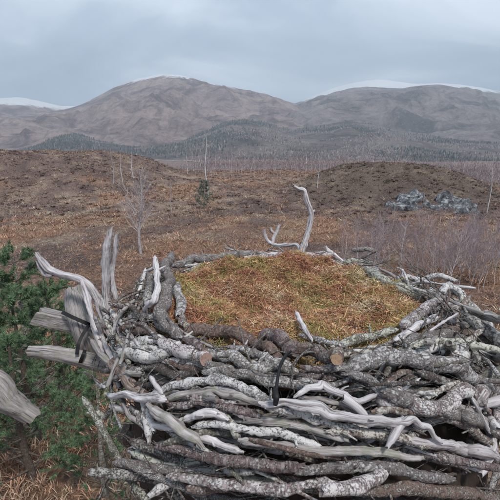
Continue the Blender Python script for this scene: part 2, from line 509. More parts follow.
def crest_height(px, yy, D):
    # height that shows at picture row yy at distance D
    out_ = []
    for a, b in zip(px, yy):
        r = ray(a, b); out_.append(CAM[2] + D * r[2] / math.hypot(r[0], r[1]))
    return np.array(out_)

def mountain(name, crest, D, d0, zv, material, shape=1.0, relief=45, seed=1, wobble=0.12, back=.35, scale=700.):
    px = np.array([c[0] for c in crest], float); yy = np.array([c[1] for c in crest], float)
    zc = crest_height(px, yy, D); azc = np.arctan2((px - 250) / F, np.cos(PITCH) + (250 - yy) / F * np.sin(PITCH))
    az = np.radians(np.arange(-48, 48, .27))
    ds = np.concatenate([np.linspace(d0, D, 84), np.linspace(D, D * (1 + back), 14)[1:]])
    def h(x, y, A, D_):
        zr = np.interp(A, azc, zc)
        # soften the corners of the traced skyline
        zr = (zr + np.interp(A - .008, azc, zc) + np.interp(A + .008, azc, zc)) / 3
        t = np.clip((D_ - d0) / (D - d0), 0, 1)
        w = fbm(np.stack([x / scale, y / scale, 0 * x], -1), 4, seed)
        t2 = np.clip(t + wobble * w * np.sin(np.pi * t), 0, 1)
        prof = (t2 ** shape) * (1 - .12 * t2 ** 6) + .12 * t2 ** 6
        z = zv + (zr - zv) * prof
        rel = fbm(np.stack([x / (scale * .55), y / (scale * .55), 0 * x], -1), 5, seed + 9, .52, True)
        z = z + relief * rel * np.sin(np.pi * np.clip(t, 0, 1)) ** .8 * (1 - t ** 3) * np.clip((zr - zv) / 300, .1, 1.2)
        z = z + relief * .07 * fbm(np.stack([x / 90, y / 90, 0 * x], -1), 3, seed + 3) * sstep(.02, .2, t)
        b = np.clip((D_ - D) / (D * back), 0, 1)
        return z - (zr - zv + 60) * b ** 1.4
    return polar_sheet(name, az, ds, h, material), h

PURPLE, TAN, DK = (.31, .235, .232), (.41, .325, .30), (.14, .115, .118)
M_A = mountain_material('moor_mountain', 655, 36, PURPLE, TAN, DK)
M_B = mountain_material('snowy_hill', 478, 40, PURPLE, TAN, DK)
M_C = mountain_material('dark_mountain', 760, 50, (.25, .215, .217), (.33, .285, .28), (.105, .10, .106))
M_D = mountain_material('snow_ridge', 690, 60, (.22, .19, .18), (.3, .26, .24), (.11, .10, .10))
M_E = mountain_material('wooded_slope', 3000, 100, (.20, .17, .165), (.27, .23, .22), (.09, .09, .092))

CR_B = [(-120, 112), (-50, 101), (0, 98), (20, 97), (40, 101), (60, 106), (85, 106), (110, 112), (160, 130), (260, 150), (600, 158)]
CR_A = [(-150, 138), (-40, 126), (0, 118), (40, 113), (70, 108.5), (85, 103), (100, 94.5), (115, 87), (135, 79.5), (150, 76), (163, 74), (178, 74.5), (195, 78.5),
        (210, 83.5), (230, 87), (250, 91), (275, 97.5), (300, 105), (318, 110), (345, 121), (390, 138), (430, 150), (600, 160)]
CR_C = [(-100, 165), (200, 160), (262, 118), (285, 109), (302, 104.5), (318, 98.5), (334, 92), (350, 88.5), (368, 86.5), (384, 87.5), (400, 88.5), (420, 85.5), (440, 84.5), (455, 87.5),
        (470, 91.5), (485, 98), (505, 106), (560, 118), (640, 130)]
CR_D = [(-100, 165), (200, 150), (270, 112), (296, 103), (314, 96), (332, 88.5), (350, 83.5), (366, 80.5), (382, 79.5), (398, 81.5), (415, 84), (440, 83), (460, 84.5), (480, 87.5), (505, 92), (560, 99), (640, 108)]
CR_E = [(-150, 140), (-40, 147), (0, 151), (25, 147), (45, 139), (62, 134), (78, 133), (100, 139), (130, 143), (155, 144), (180, 139), (205, 129), (228, 121), (245, 118.5), (265, 122),
        (290, 129), (315, 126), (345, 121), (372, 124), (400, 131), (430, 134), (460, 138), (500, 141), (640, 146)]
mountain('distant_snowy_hill', CR_B, 6000, 3600, -20, M_B, .9, 60, 3)
mountain('distant_snow_ridge', CR_D, 6300, 3900, -20, M_D, .9, 50, 5)
mountain('mountain', CR_A, 4600, 1900, -30, M_A, .95, 105, 7, wobble=.14)
mountain('dark_mountain', CR_C, 5000, 2000, -30, M_C, .9, 110, 13, wobble=.14)
wooded, hE = mountain('wooded_hillside', CR_E, 2500, 1150, -34, M_E, .9, 34, 21, scale=420.)

# pale track on the valley floor, laid on the ground sheet
pa = px_to_az(np.linspace(150, 222, 60))
def track():
    v = []
    dm = 1050 + 60 * np.sin(np.linspace(0, 5, 60))
    for a, d in zip(pa, dm):
        for k in (-6, 6):
            x, y = (d + k) * math.sin(a), (d + k) * math.cos(a)
            v.append((x, y, float(ground_h(x, y)) + 2.4))
    q = [(2 * i, 2 * i + 2, 2 * i + 3, 2 * i + 1) for i in range(59)]
    m = simple('pale_gravel', (.42, .40, .37), .9, .2, .1)
    tag(link_mesh('track', np_mesh('track', np.array(v), np.array(q), m)), kind='structure')
track()

# ------------------------------------------------------------------ far woods: conifers on the hillside, bare birch scrub on the moor edge
def forest():
    V, T_, C = [], [], []
    n = 120000
    pxs = rng.uniform(-30, 560, n); dd = rng.uniform(1200, 2490, n)
    a = px_to_az(pxs); x, y = dd * np.sin(a), dd * np.cos(a)
    k = fbm(xyz(x / 190, y / 190), 5, 91, .62) + rng.normal(size=n) * .17
    w = np.exp(-((pxs - 85) / 48) ** 2) * .5 + np.exp(-((pxs - 235) / 62) ** 2) * .36 + np.exp(-((pxs - 430) / 80) ** 2) * .03 * (dd > 1500) - .34
    bare = (k + w) <= -.02
    keep = (~bare) | ((pxs > 120) & (fbm(xyz(x / 130, y / 130), 4, 95) > .02))
    keep &= rng.random(n) < np.where(bare, .55, .5)
    x, y, a, dd, bare = x[keep], y[keep], a[keep], dd[keep], bare[keep]
    z = np.maximum(hE(x, y, a, dd), ground_h(x, y)) - 1
    m = len(x); h = rng.uniform(4, 12, m) * rng.uniform(.7, 1.15, m) * np.where(bare, .6, 1); r = h * rng.uniform(.18, .3, m) * np.where(bare, 1.6, 1)
    th = rng.uniform(0, 6.28, m)
    sides = 4
    ring = [np.stack([x + r * np.cos(th + 6.283 * s / sides), y + r * np.sin(th + 6.283 * s / sides), z + h * .08], -1) for s in range(sides)]
    v = np.stack(ring + [np.stack([x, y, z + h], -1)], 1)
    idx = np.arange(m)[:, None, None] * (sides + 1)
    t = np.array([[s, (s + 1) % sides, sides] for s in range(sides)])[None] + idx
    g = rng.uniform(.6, 1.25, m)[:, None]
    pal = np.where((bare | (rng.random(m) < .15))[:, None], np.array([.24, .21, .21]), np.array([.092, .108, .106])) * g
    c = np.repeat(pal[:, None], sides + 1, 1).reshape(-1, 3)
    me = np_mesh('conifer_wood', v.reshape(-1, 3), t.reshape(-1, 3), TUFT, False, {'tint': ('FLOAT_COLOR', np.c_[c, np.ones(len(c))])})
    tag(link_mesh('conifer_wood', me), 'dark distant conifer wood covering the hillside across the valley', 'wood', kind='stuff')
forest()

def strands_mesh(name, P0, P1, width, tint, mid=None, material=TUFT):
    """thin two-sided blades from P0 to P1 (kinked at mid), width per blade"""
    n = len(P0)
    d = P1 - P0; side = np.cross(d, rng.normal(size=(n, 3))); side /= np.linalg.norm(side, axis=1)[:, None] + 1e-9
    s = side * np.asarray(width).reshape(-1, 1) * .5
    if mid is None:
        v = np.stack([P0 - s, P0 + s, P1], 1); f = np.arange(n * 3).reshape(-1, 3); rep = 3; fl = [f]
    else:
        v = np.stack([P0 - s, P0 + s, mid + s * .8, mid - s * .8, P1], 1); rep = 5
        b = np.arange(n)[:, None] * 5
        fl = [b + np.array([[0, 1, 2, 3]]), b + np.array([[3, 2, 4]])]
    c = np.repeat(np.asarray(tint), rep, 0)
    return np_mesh(name, v.reshape(-1, 3), fl, material, False, {'tint': ('FLOAT_COLOR', np.c_[c, np.ones(len(c))])})

def sapling_blades(n_twigs, h, spread, seed):
    """twig segments of one bare birch in local coordinates: start, end, width, shade"""
    r = np.random.default_rng(seed)
    lean = r.normal(size=2) * .06 * h
    segs = []
    def trunk(t): return np.array([lean[0] * t * t + .02 * h * math.sin(5 * t + seed), lean[1] * t * t, h * t])
    for k in range(8): segs.append((trunk(k / 8), trunk((k + 1) / 8), .016 * h * (1 - k / 9), 1))
    for k in range(n_twigs):
        t = r.uniform(.18, .97); b = trunk(t); a = r.uniform(0, 6.28); ln = h * spread * (1.05 - t) * r.uniform(.6, 1.2)
        upw = r.uniform(.7, 1.6)
        d = np.array([math.cos(a), math.sin(a), upw]); d /= np.linalg.norm(d)
        e1 = b + d * ln * .55; d2 = d + r.normal(size=3) * .2 + np.array([0, 0, .15])
        e2 = e1 + d2 * ln * .5
        segs.append((b, e1, .006 * h * (1.2 - t), 0)); segs.append((e1, e2, .004 * h, 0))
        for _ in range(2):
            q = b + (e1 - b) * r.uniform(.4, 1); d3 = d + r.normal(size=3) * .45
            segs.append((q, q + d3 * ln * .4, .0035 * h, 0))
    return segs

def birch_scrub():
    P0, P1, W, C = [], [], [], []
    lib = [sapling_blades(12, 1.0, .45, s) for s in range(10)]
    r = np.random.default_rng(12); n = 14000
    px = r.uniform(150, 560, n); d = np.exp(r.uniform(math.log(78), math.log(900), n)); a = px_to_az(px); x = d * np.sin(a); y = d * np.cos(a)
    ok = (fbm(xyz(x / 30, y / 30), 3, 15) + .35 * (px > 200) > .0) & (((x - 18) / 15) ** 2 + ((y - 53) / 25) ** 2 > 1)
    x, y, d = x[ok][:4300], y[ok][:4300], d[ok][:4300]; z = ground_h(x, y)
    for x, y, d, z in zip(x, y, d, z):
        h = random.uniform(2.6, 6.5)
        seg = lib[random.randrange(10)]; th = random.uniform(0, 6.28); ct, st = math.cos(th), math.sin(th)
        R = np.array([[ct, -st, 0], [st, ct, 0], [0, 0, 1]]) * h
        sh = random.uniform(.7, 1.2)
        o = np.array([x, y, z - .1])
        for p, q, w, tr in seg:
            P0.append(o + R @ p); P1.append(o + R @ q); W.append(max(w * h * 1.4, d * .00042))
            C.append(np.array([.48, .44, .44]) * sh if tr else np.array([.26, .205, .21]) * sh)
    me = strands_mesh('birch_scrub', np.array(P0), np.array(P1), np.array(W), np.array(C), material=TWIGLET)
    tag(link_mesh('birch_scrub', me), 'band of bare grey birch scrub along the far edge of the moor', 'scrub', kind='stuff')
birch_scrub()

# ------------------------------------------------------------------ moor vegetation
def tufts(name, n, d0, d1, hmin, hmax, blades, wid, label, seed, azr=44, power=1.0, bent=True, shade=1.0, maxlean=1.1):
    r = np.random.default_rng(seed)
    d = np.sqrt(r.uniform(d0 ** 2, d1 ** 2, n)) if power == 1 else np.exp(r.uniform(math.log(d0), math.log(d1), n))
    a = np.radians(r.uniform(-azr, azr, n))
    x, y = d * np.sin(a), d * np.cos(a)
    k, s = patch_kind(x, y)
    keep = fbm(xyz(x * .9, y * .9), 2, 37) + r.normal(size=n) * .3 > -.25
    x, y, d, k = x[keep], y[keep], d[keep], k[keep]; n = len(x)
    z = ground_h(x, y) - .02
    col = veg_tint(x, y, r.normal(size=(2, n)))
    col = col * shade * r.uniform(.65, 1.35, n)[:, None]
    hh = r.uniform(hmin, hmax, n) * (.75 + .5 * r.random(n)) * np.where(k > .6, 1.15, .85)
    B = blades
    X = np.repeat(x, B); Y = np.repeat(y, B); Z = np.repeat(z, B); H = np.repeat(hh, B)
    th = r.uniform(0, 6.28, n * B); rad = r.uniform(0, .55, n * B) * H
    b0 = np.stack([X + rad * np.cos(th) * .8, Y + rad * np.sin(th) * .8, Z], -1)
    lean = r.uniform(.15, maxlean, n * B)
    th2 = th + r.normal(size=n * B) * .7
    ln = H * r.uniform(.5, 1.15, n * B)
    dirv = np.stack([np.cos(th2) * lean, np.sin(th2) * lean, np.ones(n * B)], -1); dirv /= np.linalg.norm(dirv, axis=1)[:, None]
    mid = b0 + dirv * ln[:, None] * .55
    tip = b0 + dirv * ln[:, None] * np.array([1.25, 1.25, .82])
    c = np.repeat(col, B, 0) * r.uniform(.5, 1.6, n * B)[:, None]
    me = strands_mesh(name, b0, tip, H * wid, np.clip(c, 0, .6), mid if bent else None)
    return tag(link_mesh(name, me), label, 'vegetation', kind='stuff')

tufts('heather', 7500, 3.6, 14, .10, .30, 16, .06, 'brown heather, bracken and dry grass on the ground close below the nest', 5)
tufts('bracken', 27000, 12.5, 36, .12, .34, 10, .085, 'flattened russet bracken and straw grass on the flat moor', 15, bent=False, maxlean=1.7)
tufts('moor_grass', 62000, 30, 112, .16, .46, 8, .14, 'rough heather and pale grass tufts on the two hillocks', 6, bent=False, maxlean=1.6)
tufts('heather_bushes', 14000, 30, 112, .16, .42, 15, .32, 'dark rounded heather bushes scattered over the moor', 9, bent=False, shade=.6, maxlean=2.2)

# ------------------------------------------------------------------ rock outcrops on the right hillock
def rock_material():
    m, nt, bs = mat('lichened_rock')
    v = geo_pos(nt)
    n1 = noise(nt, v, 2.2, 8, .7, .4); n2 = noise(nt, v, 9, 5, .7)
    col = ramp(nt, n1, [(.36, (.045, .046, .05)), (.5, (.19, .20, .215)), (.62, (.56, .59, .61))])
    col = mixc(nt, maprange(nt, n2, .55, .45, 0, .6), col, (.05, .05, .052))
    nt.links.new(col, bs.inputs['Base Color']); bump(nt, bs, mathn(nt, 'ADD', n1, mathn(nt, 'MULTIPLY', n2, .4)), 1, .25)
    return m
ROCK = rock_material()

def boulder(seed, s):
    import bmesh
    bm = bmesh.new(); bmesh.ops.create_icosphere(bm, subdivisions=3, radius=1)
    v = np.array([x.co[:] for x in bm.verts]); f = np.array([[w.index for w in x.verts] for x in bm.faces]); bm.free()
    sd = np.array([seed * 3.3, seed * 1.7, seed * .9])
    # facet by clamping against random planes, then roughen
    r = np.random.default_rng(seed)
    for _ in range(22):
        n = r.normal(size=3) * np.array([1, 1, .55]); n /= np.linalg.norm(n); dd = r.uniform(.42, .72)
        over = np.maximum(v @ n - dd, 0); v = v - over[:, None] * n
    v = v * (1 + .07 * fbm(v * 3.1 + sd, 4, seed))[:, None]
    return np_mesh('boulder', v * np.array(s), f, ROCK, False)

def outcrop(px, py, d, label, spots, seed):
    x0, y0, d = ground_hit(px, py, 20)
    root = empty('rock_outcrop', (x0, y0, float(ground_h(x0, y0)) - .3))
    tag(root, label, 'rocks', 'rock outcrops on the right hillock')
    for k, (ox, oz, s) in enumerate(spots):
        x = x0 + ox * .8; y = y0 + random.uniform(-.4, .4) + oz * 1.3
        z = float(ground_h(x, y)) - s[2] * .2
        link_mesh('boulder', boulder(seed + k, (s[0] * 1.9, s[1] * 1.7, s[2] * 1.05)), root, (x - x0, y - y0, z - root.location.z))
# ------------------------------------------------------------------ bare trees standing on the moor
BIRCH_TREE = bark_material('birch_tree_bark', (.16, .13, .13), (.48, .44, .44), (.66, .62, .62), (.66, .64, .64), .35, scale=.35)

def bare_tree(h, r0, n_limbs, spread, seed, twigs=3, twig_tint=(.17, .125, .12), stems=1):
    r = np.random.default_rng(seed)
    M = Mesh(); tw0, tw1, tw2 = [], [], []
    LM = Mesh(); nl = 0
    for s in range(stems):
        la = r.uniform(0, 6.28); le = (.05 if stems == 1 else .16) * h
        def tp(t): return np.array([le * t * math.cos(la) + .018 * h * math.sin(7 * t + seed), le * t * math.sin(la) + .014 * h * math.cos(5 * t + seed), h * t * (1 - .1 * s)])
        tube(M, [tp(t) for t in np.linspace(0, 1, 8)], [r0, r0 * .8, r0 * .55, r0 * .12], 7, h * .04, .06, seed=seed + s)
        for k in range(n_limbs // stems):
            t = r.uniform(.25, .95); b = tp(t); a = r.uniform(0, 6.28); ln = h * spread * (1.15 - t) * r.uniform(.6, 1.2)
            d = np.array([math.cos(a), math.sin(a), r.uniform(.7, 1.7)]); d /= np.linalg.norm(d)
            p1 = b + d * ln * .5 + r.normal(size=3) * .03 * ln; p2 = p1 + (d + np.array([0, 0, .35]) + r.normal(size=3) * .12) * ln * .45
            rb = r0 * (1 - t) * .3 + .003
            tube(LM, [b, p1, p2], [rb, rb * .6, rb * .2], 4, ln * .25, 0, seed=seed + k); nl += 1
            for _ in range(twigs * 2):
                q = b + (p2 - b) * r.uniform(.25, 1.0); dd = d + r.normal(size=3) * .5 + np.array([0, 0, .1])
                e_ = q + dd * ln * r.uniform(.2, .45)
                tw0.append(q); tw1.append(e_)
                tw0.append(q + (e_ - q) * .5); tw1.append(q + (e_ - q) * .5 + (dd + r.normal(size=3) * .5) * ln * .18)
    tm = strands_mesh('twigs', np.array(tw0), np.array(tw1), np.full(len(tw0), max(.006, r0 * .17)), np.tile(np.array(twig_tint), (len(tw0), 1)), material=TWIGLET)
    def mk(m, nm):
        v = np.concatenate(m.v); return np_mesh(nm, v, [np.concatenate(m.q), np.concatenate(m.t)], BIRCH_TREE, True, {'bark': ('FLOAT_VECTOR', np.concatenate(m.b))})
    return mk(M, 'trunk'), mk(LM, 'limbs'), tm

def plant_tree(name, meshes, x, y, label, cat, group=None, rz=0, s=1.0, dz=-.05):
    z = float(ground_h(x, y)) + dz
    root = empty(name, (x, y, z), rz); root.scale = (s, s, s); tag(root, label, cat, group)
    link_mesh('trunk', meshes[0], root)
    c = link_mesh('crown', meshes[1], root)
    t = link_mesh('twigs', meshes[2], c); tag(t, kind='stuff')
    return root

def ground_hit(px, py, lo=4, hi=140):
    r = ray(px, py); r = r / math.hypot(r[0], r[1])
    d = np.geomspace(lo, hi, 700); p = CAM + r * d[:, None]
    i = np.where(p[:, 2] < ground_h(p[:, 0], p[:, 1]))[0]
    k = i[0] if len(i) else len(d) - 1
    return p[k, 0], p[k, 1], d[k]

outcrop(457, 209, 44, 'pale grey rock face low on the right flank of the right hillock',
        [(-2.9, 0.5, (0.55, 0.60, 0.70)), (-2.1, 0.3, (0.60, 0.60, 0.80)), (2.2, 0.9, (0.60, 0.60, 0.80)), (0.9, 1.5, (0.70, 0.60, 0.90)), (-0.8, 1.5, (0.70, 0.60, 0.90)), (-1.2, 0.2, (0.75, 0.60, 1.22)), (-.35, .6, (0.70, 0.60, 1.42)), (.5, .2, (0.60, 0.60, 1.08)), (1.2, .5, (0.70, 0.60, 1.15)), (.1, -.6, (0.80, 0.50, 0.68)), (1.5, -.5, (0.50, 0.50, 0.68))], 40)
outcrop(412, 205, 46, 'darker grey rock face near the middle of the right hillock',
        [(-2.2, 0.9, (0.60, 0.60, 0.80)), (1.0, 1.5, (0.60, 0.60, 0.80)), (0.0, 1.6, (0.70, 0.60, 0.80)), (-1.4, .2, (0.70, 0.60, 1.08)), (-.5, .9, (0.60, 0.60, 1.08)), (.4, .3, (0.75, 0.60, 0.94)), (-.2, -.6, (0.60, 0.50, 0.54)), (1.4, .8, (0.50, 0.50, 0.68))], 60)

bx, by, bd = ground_hit(141, 254)
plant_tree('birch_tree', bare_tree(bd * 86 / F, bd * 1.5 / F, 44, .38, 3, 7, (.40, .34, .34)), bx, by, 'slender bare birch on the moor behind the tall split branch', 'tree')
x, y, d = ground_hit(114, 184, 20)
plant_tree('bare_sapling', bare_tree(d * 34 / F, d * .55 / F, 12, .2, 5, 2), x, y, 'thin pale leafless stem rising from the left hillock crest', 'tree')
x, y, d = ground_hit(203, 200, 20)
plant_tree('bare_tree', bare_tree(d * 66 / F, d * .9 / F, 16, .26, 8, 3, (.16, .13, .13)), x + .3, y + 2.0, 'tall thin bare tree standing behind the small dark evergreen', 'tree')
for k, (px, py, hpx, lab) in enumerate([
        (122, 182, 26, 'short thin leafless stem right of the pale stem on left hillock'),
        (133, 178, 26, 'bare twiggy sapling on the shoulder of the left hillock'),
        (172, 214, 42, 'faint bare sapling between the slender birch and the dark evergreen'),
        (318, 188, 34, 'bare sapling at the left foot of the right hillock'),
        (488, 214, 52, 'tall bare sapling on the slope at the far right edge')]):
    x, y, d = ground_hit(px, py, 15)
    plant_tree('bare_sapling', bare_tree(d * hpx / F, d * .5 / F, 14, .3, 20 + k, 3, (.17, .135, .135)), x, y, lab, 'tree')

lib = [bare_tree(2.6, .015, 26, .42, 50 + k, 7, (.30, .235, .245)) for k in range(5)]
spots = []
r_ = np.random.default_rng(77)
while len(spots) < 72:
    px = r_.uniform(335, 505); py = r_.uniform(246, 296)
    if px < 365 and r_.random() < .6: continue
    x, y, d = ground_hit(px, py, 8)
    if all(math.hypot(x - a, y - b) > .3 for a, b in spots): spots.append((x, y))
for k, (x, y) in enumerate(spots):
    plant_tree('bare_sapling', lib[k % 5], x, y, 'leafless purplish birch sapling in the thicket behind the right rim of the nest', 'tree',
               'birch saplings behind the nest', r_.uniform(0, 6.28), r_.uniform(.6, 1.1))

# ------------------------------------------------------------------ young pines
def needle_material():
    m, nt, bs = mat('pine_needles')
    c = attr(nt, 'tint', 'Color')
    isl = nt.nodes.new('ShaderNodeNewGeometry').outputs['Random Per Island']
    nt.links.new(mixc(nt, 1.0, c, mathn(nt, 'MULTIPLY_ADD', isl, .9, .6), 'MULTIPLY'), bs.inputs['Base Color'])
    bs.inputs['Roughness'].default_value = .6
    return m
NEEDLE = needle_material()
PINEBARK = bark_material('pine_bark', (.04, .028, .022), (.13, .09, .07), (.22, .17, .14), (.3, .3, .26), .2)

def young_pine(h, spread, seed, shoots=3, needle=.055, nn=100, wid=.0068, tint=(.105, .165, .088)):
    r = np.random.default_rng(seed)
    M = Mesh(); LM = Mesh()
    tube(M, [(0, 0, -.1), (.03 * h, 0, h * .4), (.02 * h, .02 * h, h * .97)], [.028 * h, .02 * h, .006 * h], 7, h * .05, .1, seed=seed)
    tips = []
    for lev in np.linspace(.12, .94, 8):
        for k in range(6):
            a = r.uniform(0, 6.28); ln = spread * (1.08 - lev) * r.uniform(.65, 1.15) + .08 * spread
            b = np.array([.03 * h * lev, 0, h * lev]); d = np.array([math.cos(a), math.sin(a), .35])
            p1 = b + d * ln * .6; p2 = b + d * ln + np.array([0, 0, ln * .22])
            tube(LM, [b, p1, p2], [.009 * h * (1.1 - lev) + .003, .005, .003], 4, ln * .3, 0, seed=seed + k)
            tips.append((p2, p2 - p1)); tips.append((p1, p1 - b))
            for _ in range(shoots):
                q = b + (p2 - b) * r.uniform(.35, 1.0); dd = d + r.normal(size=3) * .55; tips.append((q + dd * ln * .22, dd + np.array([0, 0, .5])))
    tips.append((np.array([.02 * h, .02 * h, h]), np.array([0, 0, 1.0])))
    P0, P1, C = [], [], []
    for p, d in tips:
        d = d / np.linalg.norm(d); sl = r.uniform(.10, .2) * spread
        g = r.uniform(.7, 1.3)
        t = r.uniform(-.2, 1, nn); base = p + d * (t * sl)[:, None]
        rv = r.normal(size=(nn, 3)); rv -= (rv @ d)[:, None] * d; rv /= np.linalg.norm(rv, axis=1)[:, None]
        nd = rv * .85 + d * .65
        P0.append(base); P1.append(base + nd * (needle * r.uniform(.7, 1.2, nn))[:, None])
        C.append(np.tile(np.array(tint) * g, (nn, 1)))
    nm = strands_mesh('needles', np.concatenate(P0), np.concatenate(P1), wid, np.concatenate(C), material=NEEDLE)
    def mk(m, nm_):
        return np_mesh(nm_, np.concatenate(m.v), [np.concatenate(m.q), np.concatenate(m.t)], PINEBARK, True, {'bark': ('FLOAT_VECTOR', np.concatenate(m.b))})
    return mk(M, 'trunk'), mk(LM, 'limbs'), nm

def plant_pine(meshes, x, y, z, label, rz=0., s=1., group='young pines below the nest'):
    root = empty('pine_tree', (x, y, z), rz); root.scale = (s, s, s); tag(root, label, 'pine', group)
    link_mesh('trunk', meshes[0], root); c = link_mesh('crown', meshes[1], root)
    tag(link_mesh('needles', meshes[2], c), kind='stuff')

plib = [young_pine(2.3, .78, 100 + k, 4) for k in range(3)]
PINES = [  # picture position of the tip, distance, scale, label
    (6, 246, 8.2, 1.15, 'young green pine cut by the left edge, farthest up the slope'),
    (44, 281, 7.2, .78, 'young green pine just below the kinked silver branch'),
    (14, 287, 6.6, .85, 'young green pine at the left edge behind the sawn beam'),
    (10, 333, 5.6, .72, 'bushy young green pine at the left edge below the sawn beam'),
    (92, 374, 5.3, .55, 'low green pine against the left foot of the nest')]
for k, (px, py, d, s, lab) in enumerate(PINES):
    p = at_y(px, py, d); g = float(ground_h(p[0], p[1])) - .05
    plant_pine(plib[k % 3], p[0], p[1], g, lab, k * 1.3, max(.35, (p[2] - g) / 2.4))
x, y, d = ground_hit(204, 208, 20)
plant_pine(young_pine(d * 27 / F, d * 9 / F, 130, 1, d * 2.6 / F, 16, d * .3 / F, (.13, .155, .12)), x, y, float(ground_h(x, y)) - .1,
           'small dark evergreen standing alone where the left hillock ends', group='evergreens on the moor')

# ------------------------------------------------------------------ the nest
C0 = np.array([0.20, 2.15]); ZT = 5.2
PR = np.array([0, .62, .72, .82, .90, 1.0, 1.10, 1.20, 1.28, 1.36]); PZ = ZT + np.array([0, 0, .0, .0, -.04, -.15, -.32, -.58, -.95, -1.6])
def narrow(a):
    return 1 - .07 * np.clip(np.cos(a - math.radians(212)), 0, 1) ** 2
def shell_z(x, y):
    x = np.asarray(x) - C0[0]; y = np.asarray(y) - C0[1]
    return np.interp(np.hypot(x, y) / narrow(np.arctan2(y, x)), PR, PZ)

def on_shell(px, py, lift=0.0):
    r = ray(px, py); Y = np.linspace(.7, 3.2, 600)
    P = CAM + r[None] * (Y / r[1])[:, None]
    g = P[:, 2] - shell_z(P[:, 0], P[:, 1])
    i = np.where(g < 0)[0]
    k = i[0] if len(i) else int(np.argmin(g))
    p = P[k]
    return p - r / np.linalg.norm(r) * lift

nest = empty('nest', (C0[0], C0[1], ZT - 1.2))
tag(nest, 'large round nest of lichen covered branches lined with reddish moss', 'nest')
SEED = [100]
def branch(pts, rpx, material, name='branch', lift=.02, parent=nest, lump=.13, knots=.22, stubs=2, cut=CUTGREY, t0=1.6, t1=1.6, sides=16, label=None, ragged=1.1, flat=1.0, extra=None):
    SEED[0] += 1; s = SEED[0]
    P = []
    for p in pts:
        P.append(on_shell(p[0], p[1], lift) if len(p) == 2 else on_shell(p[0], p[1], p[2].imag) if isinstance(p[2], complex) else at_z(p[0], p[1], -p[2]) if p[2] < 0 else at_y(p[0], p[1], p[2]))
    P = np.array(P)
    rp = rpx if isinstance(rpx, (list, tuple)) else [rpx, rpx]
    dep = np.linalg.norm(P - CAM, axis=1).mean()
    R = [a * dep / F * .77 for a in rp]
    M = Mesh()
    r = np.random.default_rng(s)
    if material is LICHEN: material = [LICHEN, LICHEN_FINE, LICHEN, BROWNBARK, LICHEN_FINE, LICHEN, BIRCH][s % 7]
    if len(P) > 2:                                   # short stiff stretches with kinks between them
        Q = [P[0]]
        for i in range(1, len(P)):
            t = r.uniform(.4, .6); Q.append(P[i - 1] * (1 - t) + P[i] * t + r.normal(size=3) * np.mean(R) * .30)
            Q.append(P[i] + (r.normal(size=3) * np.mean(R) * .22 if i < len(P) - 1 else 0))
        P = np.array(Q)
    C, T, RR = tube(M, P, R, sides, min(np.mean(R) * .45, .012), lump, knots, s, flat, t0 * R[0], t1 * R[-1], 1, ragged, .0042 if material in (LICHEN, LICHEN_FINE, BROWNBARK, LICHEN_GREEN, BIRCH, DARKBARK) else .0014, 0 if material in (LICHEN, LICHEN_FINE, BROWNBARK, LICHEN_GREEN, BIRCH, DARKBARK) else .32)
    for _ in range(stubs):
        i = r.integers(1, max(2, len(C) - 1)); d = np.cross(T[i], r.normal(size=3)); d /= np.linalg.norm(d)
        d[2] = abs(d[2]) * .6; ln = RR[i] * r.uniform(2.0, 4.5)
        d = d + T[i] * r.uniform(-.6, .9)
        tube(M, [C[i], C[i] + d * ln * .6, C[i] + d * ln + r.normal(size=3) * ln * .12], [RR[i] * .42, RR[i] * .3, RR[i] * .16], 6, RR[i] * .6, .12, seed=s + 3, cut_mat=1)
    for e_ in (extra or []):
        Q = np.array([at_y(*p) if len(p) == 3 else on_shell(p[0], p[1], lift) for p in e_[0]])
        tube(M, Q, [a * dep / F for a in e_[1]], 8, .012, lump, knots, s + 5, 1, 0, 2 * R[0], 1, ragged)
    o = M.build(name, [material, cut], parent, P[0] if parent is None else None)
    if label and parent is not None: o['label'] = label
    return o

Lk, Gk, Bk, Dk, Wk, Gw, Bw = LICHEN, LICHEN_GREEN, BIRCH, DARKBARK, BLEACHED, GREYWOOD, BROWNWOOD
# front rim
branch([(183, 338), (200, 332), (222, 331), (248, 338), (268, 349), (284, 360)], [7, 8.5, 8, 6], Lk, lift=.05, stubs=1)
branch([(200, 352), (226, 357), (248, 364), (270, 366), (296, 372)], [7, 8, 7], Lk, lift=.06, stubs=1)
branch([(160, 341), (175, 346), (190, 352), (206, 359)], [8, 8.5, 8], Bk, lift=.10, cut=CUTPINK, stubs=0, ragged=.15, t1=0, label='pinkish sawn branch end pointing right')
branch([(186, 339), (195, 344), (204, 351)], [4.5, 4.8], Bk, lift=.12, cut=CUTPINK, stubs=0, ragged=.15, t1=0)
branch([(143, 400), (160, 391), (176, 385), (196, 380), (216, 379), (236, 384), (254, 392), (270, 402), (290, 412)], [4, 5, 6, 5, 5], Lk, lift=.10, stubs=2)
branch([(205, 372), (226, 370), (248, 374), (268, 380), (292, 384), (310, 382)], [6, 7, 6], Lk, lift=.05)
branch([(262, 337), (274, 336), (284, 343), (294, 353)], [9, 10.5, 8], Bk, lift=.09, stubs=0, label='stout purplish stub')
branch([(284, 345), (300, 348), (318, 353), (329, 356, .12j), (336, 359.5, .19j)], [7.5, 8.5, 8.2, 7.5, 7], Lk, lift=.09, cut=CUT, stubs=0, ragged=.12, t1=0, lump=.08, label='pale lichened log with an orange sawn end')
branch([(285, 372), (305, 377), (330, 376), (352, 374)], [5, 6, 5], Bk, lift=.04)
branch([(296, 396), (310, 388), (322, 384), (336, 391), (348, 399), (360, 400), (376, 395)], [3.5, 5, 4.5, 5, 3], Wk, lift=.12, stubs=1, extra=[([(346, 399), (358, 408), (368, 420)], [4.5, 3])])
